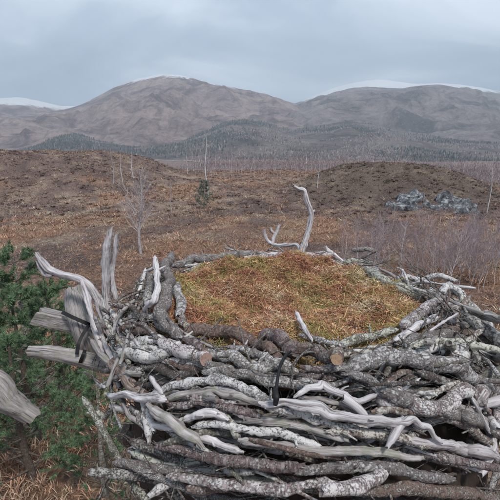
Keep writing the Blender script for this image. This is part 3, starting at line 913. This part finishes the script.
branch([(262, 404), (284, 404), (310, 406), (330, 412), (350, 419), (372, 422), (394, 422), (413, 419), (428, 429), (442, 442)], [5, 6.5, 7, 6, 4.5, 3.5], Wk, lift=.13, stubs=2, extra=[([(404, 420), (396, 432), (388, 446)], [4, 3])])
branch([(346, 372), (364, 379), (380, 388), (396, 398), (410, 408)], [5, 6, 9, 8], Lk, lift=.10)
branch([(378, 392), (392, 400), (412, 405), (434, 406), (450, 401), (466, 393), (482, 391), (512, 396)], [10, 9, 7, 7, 7.5], Bk, lift=.08, stubs=1)
branch([(346, 370), (364, 362), (384, 356), (404, 354), (424, 359), (446, 366), (468, 375), (490, 387), (514, 400)], [7, 8, 8.5, 8, 8], Lk, lift=.09, stubs=2)
branch([(334, 355), (358, 353), (384, 347), (402, 340)], [5, 5.5, 4], Lk, lift=.05)
branch([(332, 347), (350, 342), (372, 337), (396, 330)], [4, 5, 4], Gk, lift=.03)
branch([(398, 384), (416, 376), (438, 370), (458, 366)], [5, 6, 5], Dk, lift=-.02)
branch([(400, 391), (409, 385), (419, 379)], [2.2, 2], Wk, lift=.05, stubs=0)
branch([(472, 398), (480, 414), (489, 432)], [2.4, 2], Wk, lift=.14, stubs=0)
branch([(478, 396), (486, 408), (497, 424)], [2.2, 1.6], Bk, lift=.14, stubs=0)
branch([(452, 402), (470, 412), (488, 426), (506, 440)], [4, 4.5, 4], Gw, lift=.07)
branch([(430, 412), (448, 418), (470, 428), (490, 442)], [5, 5, 4], Lk, lift=.06)
# right rim
branch([(394, 344), (408, 332), (420, 325), (437, 318)], [4, 4.5, 4], Wk, lift=.07)
branch([(438, 322, 2.05), (438.5, 306, 2.07), (440, 294, 2.1), (448, 287, 2.12), (458, 290, 2.1), (468, 303, 2.05), (478, 314, 2.0), (487, 325, 1.95), (499, 342, 1.9), (512, 362, 1.85)], [4.5, 5, 4.2, 4.5, 5, 4.5], Lk, stubs=2, label='arched branch looping up from the right rim')
branch([(404, 330), (414, 318), (426, 308), (444, 296)], [5, 6.5, 5], Bk, lift=.06, stubs=1)
branch([(442, 306), (458, 312), (474, 320), (488, 330), (506, 346)], [5, 6, 6], Dk, lift=.08)
branch([(406, 350), (416, 341), (430, 336), (448, 335), (470, 338), (496, 341), (516, 346)], [4, 5.5, 5, 5], Lk, lift=.08)
branch([(414, 353), (432, 348), (456, 347), (484, 348), (512, 354)], [4, 5, 5], Lk, lift=.05)
branch([(464, 364), (476, 358), (488, 356), (504, 358)], [3.5, 4.5, 4], Gw, lift=.08)
branch([(474, 314), (490, 317), (512, 320)], [5, 5, 5], Gw, lift=.03)
branch([(440, 352), (466, 356), (492, 366), (512, 378)], [5, 5, 5], Lk, lift=.04)
branch([(448, 324), (470, 328), (500, 332)], [4, 5, 4], Lk, lift=.03)
branch([(394, 279, 2.75), (406, 276, 2.76), (417, 281, 2.75), (432, 277, 2.74), (446, 277, 2.72), (457, 281, 2.7)], [3.2, 3.6, 3], Lk, stubs=2)
branch([(368, 270, -5.20), (384, 281, -5.20), (402, 289, -5.18), (420, 296, -5.15), (436, 304, -5.08)], [6, 8, 8, 6.5], Gk, stubs=2)
branch([(346, 262, 2.86), (362, 268, 2.8), (380, 276, 2.74)], [4, 6, 7], Lk)
branch([(422, 296, 2.5), (444, 300, 2.42), (468, 306, 2.36)], [5, 5, 4], Gk)
# back rim
branch([(172, 266, 2.82), (188, 262, 2.88), (204, 259, 2.93), (222, 257, 2.95), (240, 254, 2.97), (256, 253, 2.97)], [4.5, 5.5, 5, 4.5], Lk, stubs=3)
branch([(246, 258, 2.92), (266, 257, 2.95), (290, 258, 2.95), (312, 257, 2.93), (332, 254, 2.9)], [4, 5, 6, 5], Bk, stubs=1)
branch([(326, 247, 2.92), (334, 255, 2.9), (345, 264, 2.86)], [3.2, 3, 2.6], Wk, stubs=0, t0=2)
branch([(342, 264, 2.85), (356, 261, 2.85), (370, 262, 2.84)], [3, 3.6, 3], Gk, stubs=0)
branch([(352, 250, 3.0), (366, 249, 3.02), (376, 252, 3.0)], [2.6, 3, 2.4], Lk)
branch([(178, 284, -5.24), (181, 300, -5.24), (178, 316, -5.24)], [5, 6, 5], Lk, stubs=1)
branch([(176, 312, -5.22), (184, 322, -5.22), (196, 330, -5.22)], [5, 5, 4], Bk, stubs=1)
branch([(190, 270, 2.78), (214, 266, 2.84), (236, 266, 2.84), (252, 268, 2.8)], [3.5, 4.5, 4], Dk)
branch([(296, 312), (303, 325), (312, 342)], [3.4, 3.2, 2.6], Wk, lift=.05, stubs=0, label='pale stick poking out of the moss')
# left rim
branch([(155, 257, -5.40), (157, 272, -5.38), (158.5, 287, -5.35), (155, 300, -5.32), (144, 311, -5.22)], [3.6, 4.2, 4.6, 4], Wk, stubs=1, extra=[([(157, 266, 2.22), (152, 269, 2.24), (147, 271, 2.26)], [2.6, 2])])
branch([(172, 254, -5.34), (166, 265, -5.34), (168, 279, -5.33), (166, 297, -5.31), (160, 311, -5.28), (166, 323, -5.26), (180, 338, -5.24)], [6, 6.5, 7, 7.5, 6.5, 6], LICHEN_FINE, stubs=1)
branch([(131, 303, 2.42), (137, 288, 2.48), (143, 275, 2.54), (150, 270, 2.58)], [3, 3.4, 2.8], Dk, stubs=1)
branch([(146, 304, -5.24), (151, 288, -5.28), (148, 274, -5.34)], [5, 5, 3.5], Lk, stubs=1)
branch([(100, 340), (112, 334), (126, 329), (142, 330), (156, 334)], [4, 5, 5, 4], Lk, lift=.06)
branch([(118, 353), (136, 354), (152, 357), (167, 353), (180, 350)], [6, 7.5, 7, 6], Lk, lift=.07, stubs=1)
branch([(130, 318), (142, 316), (156, 320), (170, 330)], [5, 6, 5], Lk, lift=.05)
branch([(120, 310, 2.4), (132, 312, 2.35), (146, 314, 2.3)], [3, 4, 3], Gw)
branch([(134, 340), (150, 340), (166, 342)], [5, 5.5, 5], Lk, lift=.03)
branch([(112, 360), (122, 372), (134, 385), (146, 394)], [7, 8, 6], Bw, lift=.05, stubs=1)
branch([(106, 394), (126, 394.5), (148, 397), (166, 400)], [3, 5, 5.5, 4.5], Wk, lift=.12, stubs=1, t0=5)
branch([(151, 377), (156, 385), (162, 394)], [3.2, 3.4, 3], Wk, lift=.12, stubs=0)
branch([(150, 407), (168, 417), (186, 431), (200, 444)], [7, 7, 6.5], Gw, lift=.12, stubs=1)
branch([(145, 410), (147, 424), (149, 440)], [5, 5, 4.5], Lk, lift=.06, stubs=0)
branch([(160, 401), (180, 395), (202, 392), (224, 394), (250, 400), (276, 408)], [4, 5, 5.5, 5], Gw, lift=.08)
branch([(182, 421), (198, 415), (214, 414), (228, 419)], [4.5, 5.5, 5], Wk, lift=.08)
branch([(206, 398), (220, 410), (232, 424), (240, 440)], [4, 4.5, 4], Gk, lift=.05)
branch([(140, 366), (158, 370), (176, 374), (196, 372)], [5, 6, 5], Dk, lift=.03)
branch([(168, 362), (188, 366), (210, 366)], [5, 6, 5], Lk, lift=.03)
branch([(236, 414), (262, 420), (290, 424), (318, 430), (346, 440)], [4, 5, 5, 4], Gw, lift=.06)
branch([(88, 413, 1.7), (97, 413, 1.68), (105, 417, 1.66), (111, 411, 1.62), (116, 400, 1.58)], [2.2, 2.6, 2.6, 2], Gk, stubs=0)

# slim bleached sticks fanning over the left flank
for pts, rp, m, lf in [
        ([(94, 316), (103, 338), (113, 360), (126, 384)], [2.6, 3.4, 3], Wk, .07), ([(103, 320), (112, 344), (124, 368), (137, 390)], [3, 3.6, 3], Gw, .06),
        ([(90, 338), (103, 357), (118, 373), (132, 381)], [2.4, 3, 2.6], Bw, .05), ([(100, 389), (112, 379), (128, 373), (142, 374)], [2.4, 3.4, 3], Gw, .08),
        ([(84, 372), (94, 379), (106, 388)], [1.6, 2, 1.8], Wk, .10), ([(100, 307), (116, 318), (136, 322)], [2.4, 3, 2.4], Gw, .06),
        ([(112, 311), (126, 328), (140, 347)], [3, 3.4, 2.6], Wk, .08), ([(102, 327), (122, 322), (144, 325)], [2.6, 3.4, 3], Lk, .08),
        ([(100, 352), (112, 348), (128, 346), (144, 350)], [3, 3.6, 3], Lk, .07), ([(106, 372), (116, 366), (128, 366), (142, 370)], [3, 4, 3], Lk, .05),
        ([(104, 316), (110, 330), (113, 344)], [2, 2.4, 2], Wk, .10), ([(120, 396), (126, 408), (136, 420), (148, 430)], [3, 3.6, 3], Gw, .06),
        ([(122, 378), (134, 384), (148, 386), (164, 384)], [3, 4, 3.4], Dk, .06), ([(130, 406), (138, 414), (142, 426)], [2.4, 3, 2.6], Lk, .06)]:
    branch(pts, rp, m, lift=lf, stubs=1)
# long sticks laid in layers along the front
for pts, rp, m, lf in [
        ([(168, 404), (198, 402), (230, 408), (260, 416)], [4, 5, 4.5], Lk, .07), ([(194, 427), (226, 424), (256, 430), (288, 436), (318, 446)], [4, 5, 5, 4], Lk, .07),
        ([(284, 413), (312, 417), (338, 426), (366, 435)], [4, 5, 4], Lk, .08), ([(150, 424), (176, 430), (206, 440), (242, 452)], [4.5, 5, 4.5], Wk, .06),
        ([(328, 432), (360, 432), (392, 436), (426, 447)], [4.5, 5.5, 5], Lk, .08), ([(418, 412), (448, 413), (478, 419), (510, 432)], [4, 5, 5], Lk, .08),
        ([(240, 440), (280, 446), (330, 452), (380, 452), (422, 458)], [4, 5, 5, 4], Gw, .08), ([(158, 446), (200, 456), (250, 464), (302, 466)], [5, 6, 5], Lk, .08),
        ([(298, 472), (350, 466), (400, 470), (452, 479)], [5, 6, 5], Lk, .08), ([(408, 440), (450, 444), (490, 456), (516, 469)], [4, 5, 5], Wk, .08),
        ([(168, 476), (220, 484), (280, 488), (334, 484)], [5, 6, 5], Bk, .08), ([(358, 490), (410, 488), (470, 494), (514, 500)], [5, 6, 5], Lk, .08),
        ([(120, 343), (140, 346), (160, 350)], [3.6, 4.2, 4], Lk, .06), ([(228, 347), (250, 352), (274, 361)], [4, 5, 4], Lk, .07),
        ([(302, 367), (326, 369), (352, 366)], [4, 5, 4.5], Lk, .08), ([(300, 335), (322, 340), (346, 347)], [3.4, 4.2, 3.6], Lk, .05),
        ([(418, 372), (444, 380), (470, 386)], [4.5, 5, 4.5], Dk, .05), ([(468, 346), (490, 352), (514, 363)], [3.6, 4.2, 4], Lk, .09),
        ([(428, 329), (456, 329), (484, 335), (512, 344)], [3.4, 4.2, 4], Lk, .08), ([(402, 347), (430, 342), (460, 342), (502, 351)], [3.4, 4.4, 4], Gk, .09),
        ([(436, 358), (460, 362), (486, 374), (512, 388)], [3.4, 4.2, 4], Lk, .07), ([(180, 394), (206, 398), (236, 402)], [3.6, 4.4, 4], Lk, .07),
        ([(212, 388), (238, 394), (264, 400)], [3.2, 4, 3.4], Wk, .08), ([(180, 360), (204, 362), (226, 366)], [4, 5, 4], Lk, .07),
        ([(300, 398), (330, 402), (356, 412)], [3.2, 4, 3.4], Gw, .08), ([(372, 412), (404, 410), (432, 414)], [4, 4.6, 4], Lk, .09)]:
    branch(pts, rp, m, lift=lf, stubs=2)

# branches that make up the body of the nest below and between the traced ones
BODY = np.random.default_rng(31)
n_body = 0
while n_body < 215:
    a = BODY.uniform(0, 6.283)
    if math.sin(a) > .35 and BODY.random() < .62: continue
    rad = BODY.uniform(.82, 1.18) * float(narrow(a)); ln = BODY.uniform(.3, .85); arc = ln / rad
    depth = BODY.uniform(.03, .14) if n_body < 150 else BODY.uniform(-.03, .03)
    tilt = BODY.normal() * .07; inout = BODY.normal() * .06
    pts = []
    for t in np.linspace(-.5, .5, 5):
        rr = rad + inout * t * 2 + BODY.normal() * .015 + .06 * (abs(t) * 2) ** 2
        x = C0[0] + rr * math.cos(a + arc * t); y = C0[1] + rr * math.sin(a + arc * t)
        if not pts: z0 = float(shell_z(C0[0] + rad * math.cos(a), C0[1] + rad * math.sin(a)))
        z = z0 - depth + tilt * t * 2 + BODY.normal() * .012
        z = max(z, ZT - .9)
        pts.append((x, y, z))
    pts = np.array(pts)
    # keep the moss bowl clear
    rr = np.hypot(pts[:, 0] - C0[0], pts[:, 1] - C0[1])
    if (rr < .74).any() or ((pts[:, 0] < -.62) & (pts[:, 2] < ZT - .3)).any(): continue
    R = BODY.uniform(.010, .023) if n_body < 150 else BODY.uniform(.006, .014)
    m = [Lk, LICHEN_FINE, BROWNBARK, Gk, Dk, Bk, Gw, Wk][BODY.integers(0, 8)]
    SEED[0] += 1
    M = Mesh(); tube(M, pts, [R, R * .95, R * .75], 9, R * .9, .15, .25, SEED[0], 1, R * 1.5, R * 2, 1, .9, .002)
    M.build('branch', [m, CUTGREY], nest); n_body += 1

# loose twigs caught everywhere in the rim
def twig_mass():
    r = np.random.default_rng(17); M = Mesh()
    for k in range(1350):
        a = r.uniform(0, 6.283)
        if math.sin(a) > .2 and r.random() < .7: continue
        rad = r.uniform(.79, 1.18) * float(narrow(a)); x = C0[0] + rad * math.cos(a); y = C0[1] + rad * math.sin(a)
        z = float(shell_z(x, y)) + r.uniform(-.08, .075)
        if z < ZT - .8 or (x < -.6 and z < ZT - .28): continue
        tang = np.array([-math.sin(a), math.cos(a), 0]); radial = np.array([math.cos(a), math.sin(a), -.5])
        d = tang * r.normal() * 1.6 + radial * r.normal() * .6 + np.array([0, 0, r.normal() * .3]); d /= np.linalg.norm(d)
        ln = r.uniform(.07, .34); c = np.array([x, y, z]); bend = r.normal(size=3) * .12 * ln
        rad_ = r.uniform(.0016, .005)
        tube(M, [c - d * ln / 2, c + bend, c + d * ln / 2], [rad_, rad_ * .9, rad_ * .5], 4, ln * .25, 0, seed=k)
    tag(M.build('twigs', [TWIG], nest), kind='stuff')
twig_mass()

def core():
    a = np.linspace(0, 2 * np.pi, 97)[:-1]; rr = np.array([.02, .3, .6, .78, .88, .98, 1.06, 1.12, 1.1, .9, .5, .02])
    zz = np.array([-.24, -.22, -.18, -.14, -.15, -.27, -.45, -.70, -.95, -1.1, -1.15, -1.16]) + ZT
    A, R_ = np.meshgrid(a, rr); Z = np.repeat(zz[:, None], len(a), 1)
    R_ = R_ * (1 - .2 * np.clip(np.cos(A - math.radians(205)), 0, 1)) * 1.0
    x = C0[0] + R_ * np.cos(A); y = C0[1] + R_ * np.sin(A)
    nn = .05 * fbm(np.stack([x * 7, y * 7, Z * 7], -1), 3, 8)
    v = np.stack([x + nn * np.cos(A), y + nn * np.sin(A), Z + nn * .6], -1).reshape(-1, 3)
    n = len(a); i = np.arange(len(rr) - 1)[:, None] * n; j = np.arange(n)[None]; j2 = (j + 1) % n
    q = np.stack([i + j, i + n + j, i + n + j2, i + j2], -1).reshape(-1, 4)
    o = np.array(nest.location)
    link_mesh('packed_debris', np_mesh('packed_debris', v - o, q, CORE), nest)
core()

def moss_surface(x, y):
    r = np.hypot(x - C0[0], y - C0[1])
    z = ZT - .035 +   .06 * fbm(xyz(x * 7, y * 7), 3, 61) + .045 * fbm(xyz(x * 13, y * 13), 3, 62)
    z = z + .05 * np.exp(-(((x - C0[0] - .02) / .5) ** 2 + ((y - 2.78) / .2) ** 2))
    return z - .05 * sstep(.72, .85, r) - .075 * np.exp(-(r / .36) ** 2)

def moss():
    r = np.random.default_rng(44)
    # bedding: a lumpy sheet under the strands
    a = np.linspace(0, 2 * np.pi, 121)[:-1]; rr = np.linspace(.01, .84, 44)
    A, R_ = np.meshgrid(a, rr); x = C0[0] + R_ * np.cos(A); y = C0[1] + R_ * np.sin(A)
    z = moss_surface(x, y) - .012
    v = np.stack([x, y, z], -1).reshape(-1, 3); n = 120
    i = np.arange(43)[:, None] * n; j = np.arange(n)[None]; j2 = (j + 1) % n
    q = np.stack([i + j, i + j2, i + n + j2, i + n + j], -1).reshape(-1, 4)
    bed, nt, bs = mat('moss_bed')
    p = geo_pos(nt)
    nt.links.new(ramp(nt, noise(nt, p, 30, 6, .7), [(.3, (.09, .052, .03)), (.5, (.22, .125, .07)), (.7, (.30, .21, .10))]), bs.inputs['Base Color'])
    bump(nt, bs, noise(nt, p, 60, 5, .7), 1, .02)
    o = np.array(nest.location)
    lin = link_mesh('moss_lining', np_mesh('moss_lining', v - o, q, bed), nest)
    m = 115000
    ra = .80 * np.sqrt(r.random(m)); th = r.uniform(0, 6.283, m)
    x = C0[0] + ra * np.cos(th); y = C0[1] + ra * np.sin(th)
    z = moss_surface(x, y) + r.uniform(-.012, .006, m)
    ln = r.uniform(.014, .046, m) * np.where(r.random(m) < .05, 2.2, 1)
    da = r.uniform(0, 6.283, m); up = np.abs(r.normal(size=m)) * .42
    d = np.stack([np.cos(da), np.sin(da), up], -1); d /= np.linalg.norm(d, axis=1)[:, None]
    p0 = np.stack([x, y, z], -1)
    mid = p0 + d * ln[:, None] * .5 + r.normal(size=(m, 3)) * (.24 * ln)[:, None]
    tip = p0 + d * ln[:, None] * np.array([1, 1, .35]) + r.normal(size=(m, 3)) * (.2 * ln)[:, None]
    k = fbm(xyz(x * 5.2, y * 5.2), 4, 81) + r.normal(size=m) * .33
    k = k + .16 * (1 - ra / .55) - .16 * sstep(0, .6, (x - C0[0]) * .7 - (y - C0[1]) * .7)
    k2 = fbm(xyz(x * 6.5, y * 6.5), 4, 85) + r.normal(size=m) * .22
    pal = np.array([[.42, .275, .145], [.34, .185, .10], [.43, .25, .135], [.30, .135, .095], [.26, .24, .095], [.50, .40, .28]])
    idx = np.where(k < -.40, 4, np.where(k < -.16, 0, np.where(k < .08, 2, np.where(k < .25, 1, 3))))
    idx = np.where(k2 > .50, 5, np.where(k2 < -.46, 4, idx))
    c = pal[idx] * r.uniform(.8, 1.6, m)[:, None]
    me = strands_mesh('moss_strands', p0 - o, tip - o, r.uniform(.0016, .0045, m), c, mid - o, MOSS)
    tag(link_mesh('moss_strands', me, lin), kind='stuff')
moss()

# ------------------------------------------------------------------ dead branches standing out of the nest
def dead(name, label, specs, material, cat='branch'):
    SEED[0] += 1
    M = Mesh(); base = None
    for (pts, rp, kw) in specs:
        P = np.array([at_y(*p) for p in pts]); base = P[-1] if base is None else base
        dep = np.linalg.norm(P - CAM, axis=1).mean()
        k = dict(sides=22, step=.010, lump=.14, knots=.3, seed=SEED[0] + len(M.v), ragged=1.2, cut_mat=1, grain=.38, crust=.0016); k.update(kw)
        tube(M, P, [a * dep / F * .76 for a in rp], **k)
    o = M.build(name, [material, CUTGREY], None, base)
    return tag(o, label, cat, 'dead branches standing out of the nest')

dead('dead_branch', 'pale crooked bare branch standing upright behind the moss', [
    ([(294, 186.5, 2.98), (299, 189, 2.99), (304, 191, 3.0), (307, 202, 3.0), (311, 213, 3.0), (309.5, 225, 3.0), (306, 238, 2.99), (302, 252, 2.97), (299, 268, 2.92)], [2.6, 3, 3.4, 3.8, 4.4, 4.4], dict(lump=.1)),
    ([(311, 213, 3.0), (314, 211, 3.0)], [2.5, 1.5], {})], BLEACHED)
dead('forked_branch', 'small pale forked branch like an antler behind the back rim', [
    ([(264.5, 230, 3.12), (265, 236, 3.12), (269, 242, 3.12), (277, 245, 3.1), (288, 245, 3.08), (297, 245, 3.05), (301, 254, 3.0)], [1.8, 2.2, 2.6, 2.6, 2.4], {}),
    ([(279, 225, 3.14), (277, 232, 3.13), (274, 238, 3.12), (272, 244, 3.11)], [1.6, 2.2, 2.4], {}),
    ([(276, 234, 3.13), (272, 231, 3.14), (270.5, 228, 3.14)], [1.8, 1.2], {})], BLEACHED)
dead('split_branch', 'tall silver branch split in two, standing at the left rim', [
    ([(110, 230.5, 2.36), (107.5, 246, 2.36), (106, 264, 2.36), (106, 284, 2.35), (108, 306, 2.33), (116, 326, 2.28)], [3.0, 5, 5.2, 5.2, 5.5, 5], dict(flat=.8, ragged=1.6, lump=.1)),
    ([(116.5, 235, 2.38), (115, 250, 2.38), (112.5, 268, 2.37), (113, 284, 2.36), (117, 301, 2.34), (122, 318, 2.3)], [3, 3.2, 3, 3, 3.2, 3], dict(ragged=1.4))], BLEACHED)
dead('kinked_branch', 'kinked silver branch reaching out to the left over the timbers', [
    ([(37.5, 255, 2.20), (43, 263, 2.20), (50, 270.5, 2.20), (62, 275, 2.18), (79, 279, 2.16), (90, 287, 2.15), (97, 299, 2.14), (102, 313, 2.12), (110, 328, 2.08)], [3.0, 4, 4.6, 4.6, 5, 6, 5.5, 4.5], {}),
    ([(37, 262, 2.21), (41, 269, 2.21), (46, 275, 2.205), (52, 274, 2.2)], [1.4, 2.4, 3, 3], dict(ragged=1.2)),
    ([(82, 282, 2.14), (86, 294, 2.10), (90, 309, 2.04), (95, 328, 1.97), (103, 350, 1.88), (112, 370, 1.8), (120, 386, 1.74)], [3.2, 3.8, 4, 4.4, 4.4, 4], {}),
    ([(101, 300, 2.13), (104, 312, 2.08), (110, 324, 2.02), (116, 334, 1.96)], [3, 2.4, 2.2], {})], BLEACHED)

# ------------------------------------------------------------------ timbers of the nest platform with black straps
plat_base = at_y(78, 345, 2.12)
plat = empty('nest_platform', plat_base)
tag(plat, 'weathered timber post and beams strapped together under the left rim', 'platform')

def log_part(name, pts, rpx, material, cutm, label=None, flat=1.0, **kw):
    SEED[0] += 1
    P = np.array([at_y(*p) for p in pts]); dep = np.linalg.norm(P - CAM, axis=1).mean(); M = Mesh()
    k = dict(sides=26, step=.015, lump=.08, knots=.1, seed=SEED[0], ragged=.4, cut_mat=1, flat=flat, grain=.16, crust=.002); k.update(kw)
    tube(M, P, [a * dep / F for a in rpx], **k)
    o = M.build(name, [material, cutm], plat)
    if label: o['label'] = label
    return o
log_part('post', [(73.5, 291, 2.34), (76, 302, 2.30), (80, 318, 2.25), (85, 334, 2.22), (92, 350, 2.24), (100, 364, 2.3)], [8, 10, 10.5, 10, 9, 8], GREYWOOD, CUTGREY, 'slanting post with its worn top cut at an angle')
log_part('rail', [(30.5, 351.5, 2.0), (52, 353, 2.0), (78, 357.5, 2.0), (108, 366, 2.0), (140, 376, 2.0)], [5.4, 6.2, 6.6, 7, 7], GREYWOOD, CUTGREY, 'round weathered rail sticking out to the left')

def squared_beam():
    a, b = at_y(38, 316, 2.22), at_y(104, 330, 2.30)
    d = (b - a); ln = np.linalg.norm(d); d /= ln
    u = np.cross(d, [0, 0, 1.0]); u /= np.linalg.norm(u); w = np.cross(u, d)
    hw, hh = .048, .046
    M = Mesh(); n = 26; prof = []
    for (su, sw) in ((-1, -1), (1, -1), (1, 1), (-1, 1)):
        prof.append((su, sw))
    # each side split in four, corners eased
    ring = []
    for k in range(4):
        p, q = np.array(prof[k], float), np.array(prof[(k + 1) % 4], float)
        for t in (.06, .3, .5, .7, .94): ring.append(p + (q - p) * t)
    ring = np.array(ring); ns = len(ring)
    V = []; B = []
    for i in range(n):
        t = i / (n - 1); c = a + d * ln * t
        for s_ in ring:
            pos = c + u * s_[0] * hw + w * s_[1] * hh
            if i == 0: pos = pos + d * (.018 * math.sin(s_[0] * 4.5) + .012 * s_[1])
            V.append(pos); B.append((s_[0] * hw, s_[1] * hh, ln * t))
    V = np.array(V); V = V + .004 * fbm(V * 30, 3, 5)[:, None]
    i = np.arange(n - 1)[:, None] * ns; j = np.arange(ns)[None]; j2 = (j + 1) % ns
    q = np.stack([i + j, i + j2, i + ns + j2, i + ns + j], -1).reshape(-1, 4)
    V = np.vstack([V, a]); B.append((0, 0, 0)); j = np.arange(ns)
    M.add(V, q, np.stack([(j + 1) % ns, j, 0 * j + n * ns], -1), np.array(B) + 7.7, 0, 1)
    o = M.build('beam', [GREYWOOD, CUTGREY], plat, smooth=False); o['label'] = 'pale sawn beam end with ragged grain'
squared_beam()

def strap(pts, w, parent, name='strap', up=None):
    P, t = spline([at_y(*p) if len(p) == 3 else p for p in pts], .008)
    T = np.gradient(P, axis=0); T /= np.linalg.norm(T, axis=1)[:, None]
    view = P - CAM; view /= np.linalg.norm(view, axis=1)[:, None]
    s = np.cross(T, view); s /= np.linalg.norm(s, axis=1)[:, None]
    nn = np.cross(s, T) * .0016
    V = np.stack([P - s * w / 2 + nn, P + s * w / 2 + nn, P + s * w / 2 - nn, P - s * w / 2 - nn], 1).reshape(-1, 3)
    n = len(P); i = np.arange(n - 1)[:, None] * 4; j = np.arange(4)[None]; j2 = (j + 1) % 4
    q = np.stack([i + j, i + j2, i + 4 + j2, i + 4 + j], -1).reshape(-1, 4)
    q = np.vstack([q, [[0, 1, 2, 3]], [[4 * n - 4, 4 * n - 3, 4 * n - 2, 4 * n - 1]]])
    M = Mesh(); M.add(V, q, np.zeros((0, 3), int), V.copy(), 0, 0)
    return M.build(name, [STRAP], parent, None, False)
strap([(62, 312, 2.20), (66, 314, 2.165), (72, 317, 2.14), (80, 320.5, 2.14), (88, 324, 2.15), (94, 327, 2.18)], .022, plat)
strap([(89, 325, 2.13), (85, 331, 2.10), (81, 338, 2.07), (78, 346, 2.03), (77, 354, 1.95)], .02, plat)
strap([(85, 350, 1.98), (84, 353, 1.95), (82, 358, 1.94), (80.5, 362, 1.95), (80, 365, 1.98)], .02, plat)

# black cord tied over the front rim
SEED[0] += 1
M = Mesh()
cord = [on_shell(291, 351, .13), on_shell(286, 355, .15), on_shell(281, 364, .16), on_shell(278, 376, .165), on_shell(276.5, 388, .17), on_shell(276, 396, .175), on_shell(276, 406, .17)]
tube(M, cord, [.004, .005, .0055, .0055, .0055, .006, .006, .005], 8, .006, .12, seed=3)
tube(M, [on_shell(275, 389, .18), on_shell(276, 397, .19), on_shell(275.5, 405, .18)], [.006, .0095, .006], 8, .004, .3, seed=5)
tag(M.build('black_cord', [STRAP], None, cord[0]), 'black cord hanging over the front rim below the purplish stub', 'cord')

# stout broken log at lower left, leaning up from the ground outside the picture
SEED[0] += 1
M = Mesh()
e0 = at_y(25, 412, 1.75); e1 = at_y(8, 401, 1.72); e2 = at_y(-22, 386, 1.68)
e3 = e2 + (e2 - e1) * 2.2 + np.array([-.1, -.1, -.5]); e4 = np.array([e3[0] - 1.5, e3[1] + .3, float(ground_h(e3[0] - 1.5, e3[1] + .3)) - .1])
tube(M, [e0, e1, e2, e3, e4], [.05, .064, .070, .085, .13], 30, .016, .16, .25, SEED[0], ragged=1.1, cut_mat=1, grain=.3, crust=.004)
tag(M.build('broken_log', [GREYWOOD, CUTGREY], None, e4), 'stout weathered log with a broken end at the lower left edge', 'log')

# the tree that carries the nest
tree = empty('nest_tree', (C0[0] - .05, C0[1] + .1, float(ground_h(C0[0], C0[1])) - .1))
tag(tree, 'dead trunk with short limbs holding up the nest from below', 'tree')
M = Mesh(); g0 = np.array(tree.location)
tube(M, [g0, g0 + [.05, .02, 1.8], g0 + [-.03, 0, 3.0], np.array([C0[0], C0[1], ZT - .6])], [.24, .19, .17, .16], 18, .06, .08, .1, 900)
M.build('trunk', [PINEBARK], tree)
for k in range(6):
    a = k * 1.05 + .3; M = Mesh()
    b = np.array([C0[0], C0[1], ZT - 1.75 + .05 * k]); e_ = np.array([C0[0] + .95 * math.cos(a), C0[1] + .95 * math.sin(a), ZT - .72])
    tube(M, [b, (b + e_) / 2 + [0, 0, -.08], e_], [.09, .07, .05], 10, .05, .1, .1, 910 + k)
    M.build('limb', [PINEBARK], tree)

# ------------------------------------------------------------------ damp air between the camera and the hills
def haze():
    import bmesh
    bm = bmesh.new(); bmesh.ops.create_cube(bm, size=1.0)
    me = bpy.data.meshes.new('haze'); bm.to_mesh(me); bm.free()
    o = link_mesh('haze', me); o.scale = (24000, 24000, 1700 + 160); o.location = (0, 0, (1700 - 160) / 2)
    m = bpy.data.materials.new('damp_air'); m.use_nodes = True; nt = m.node_tree; nt.nodes.clear()
    ou = nt.nodes.new('ShaderNodeOutputMaterial'); pv = nt.nodes.new('ShaderNodeVolumePrincipled')
    pv.inputs['Color'].default_value = (.72, .83, .95, 1); pv.inputs['Density'].default_value = 1.45e-4; pv.inputs['Anisotropy'].default_value = 0.0
    
    for k in ('Density Attribute', 'Color Attribute', 'Temperature Attribute'):
        if k in pv.inputs: pv.inputs[k].default_value = ''
    try: m.cycles.homogeneous_volume = True
    except Exception: pass
    nt.links.new(pv.outputs[0], ou.inputs['Volume']); me.materials.append(m)
    tag(o, 'pale bluish damp air softening the far hills', 'haze', kind='stuff')
haze()
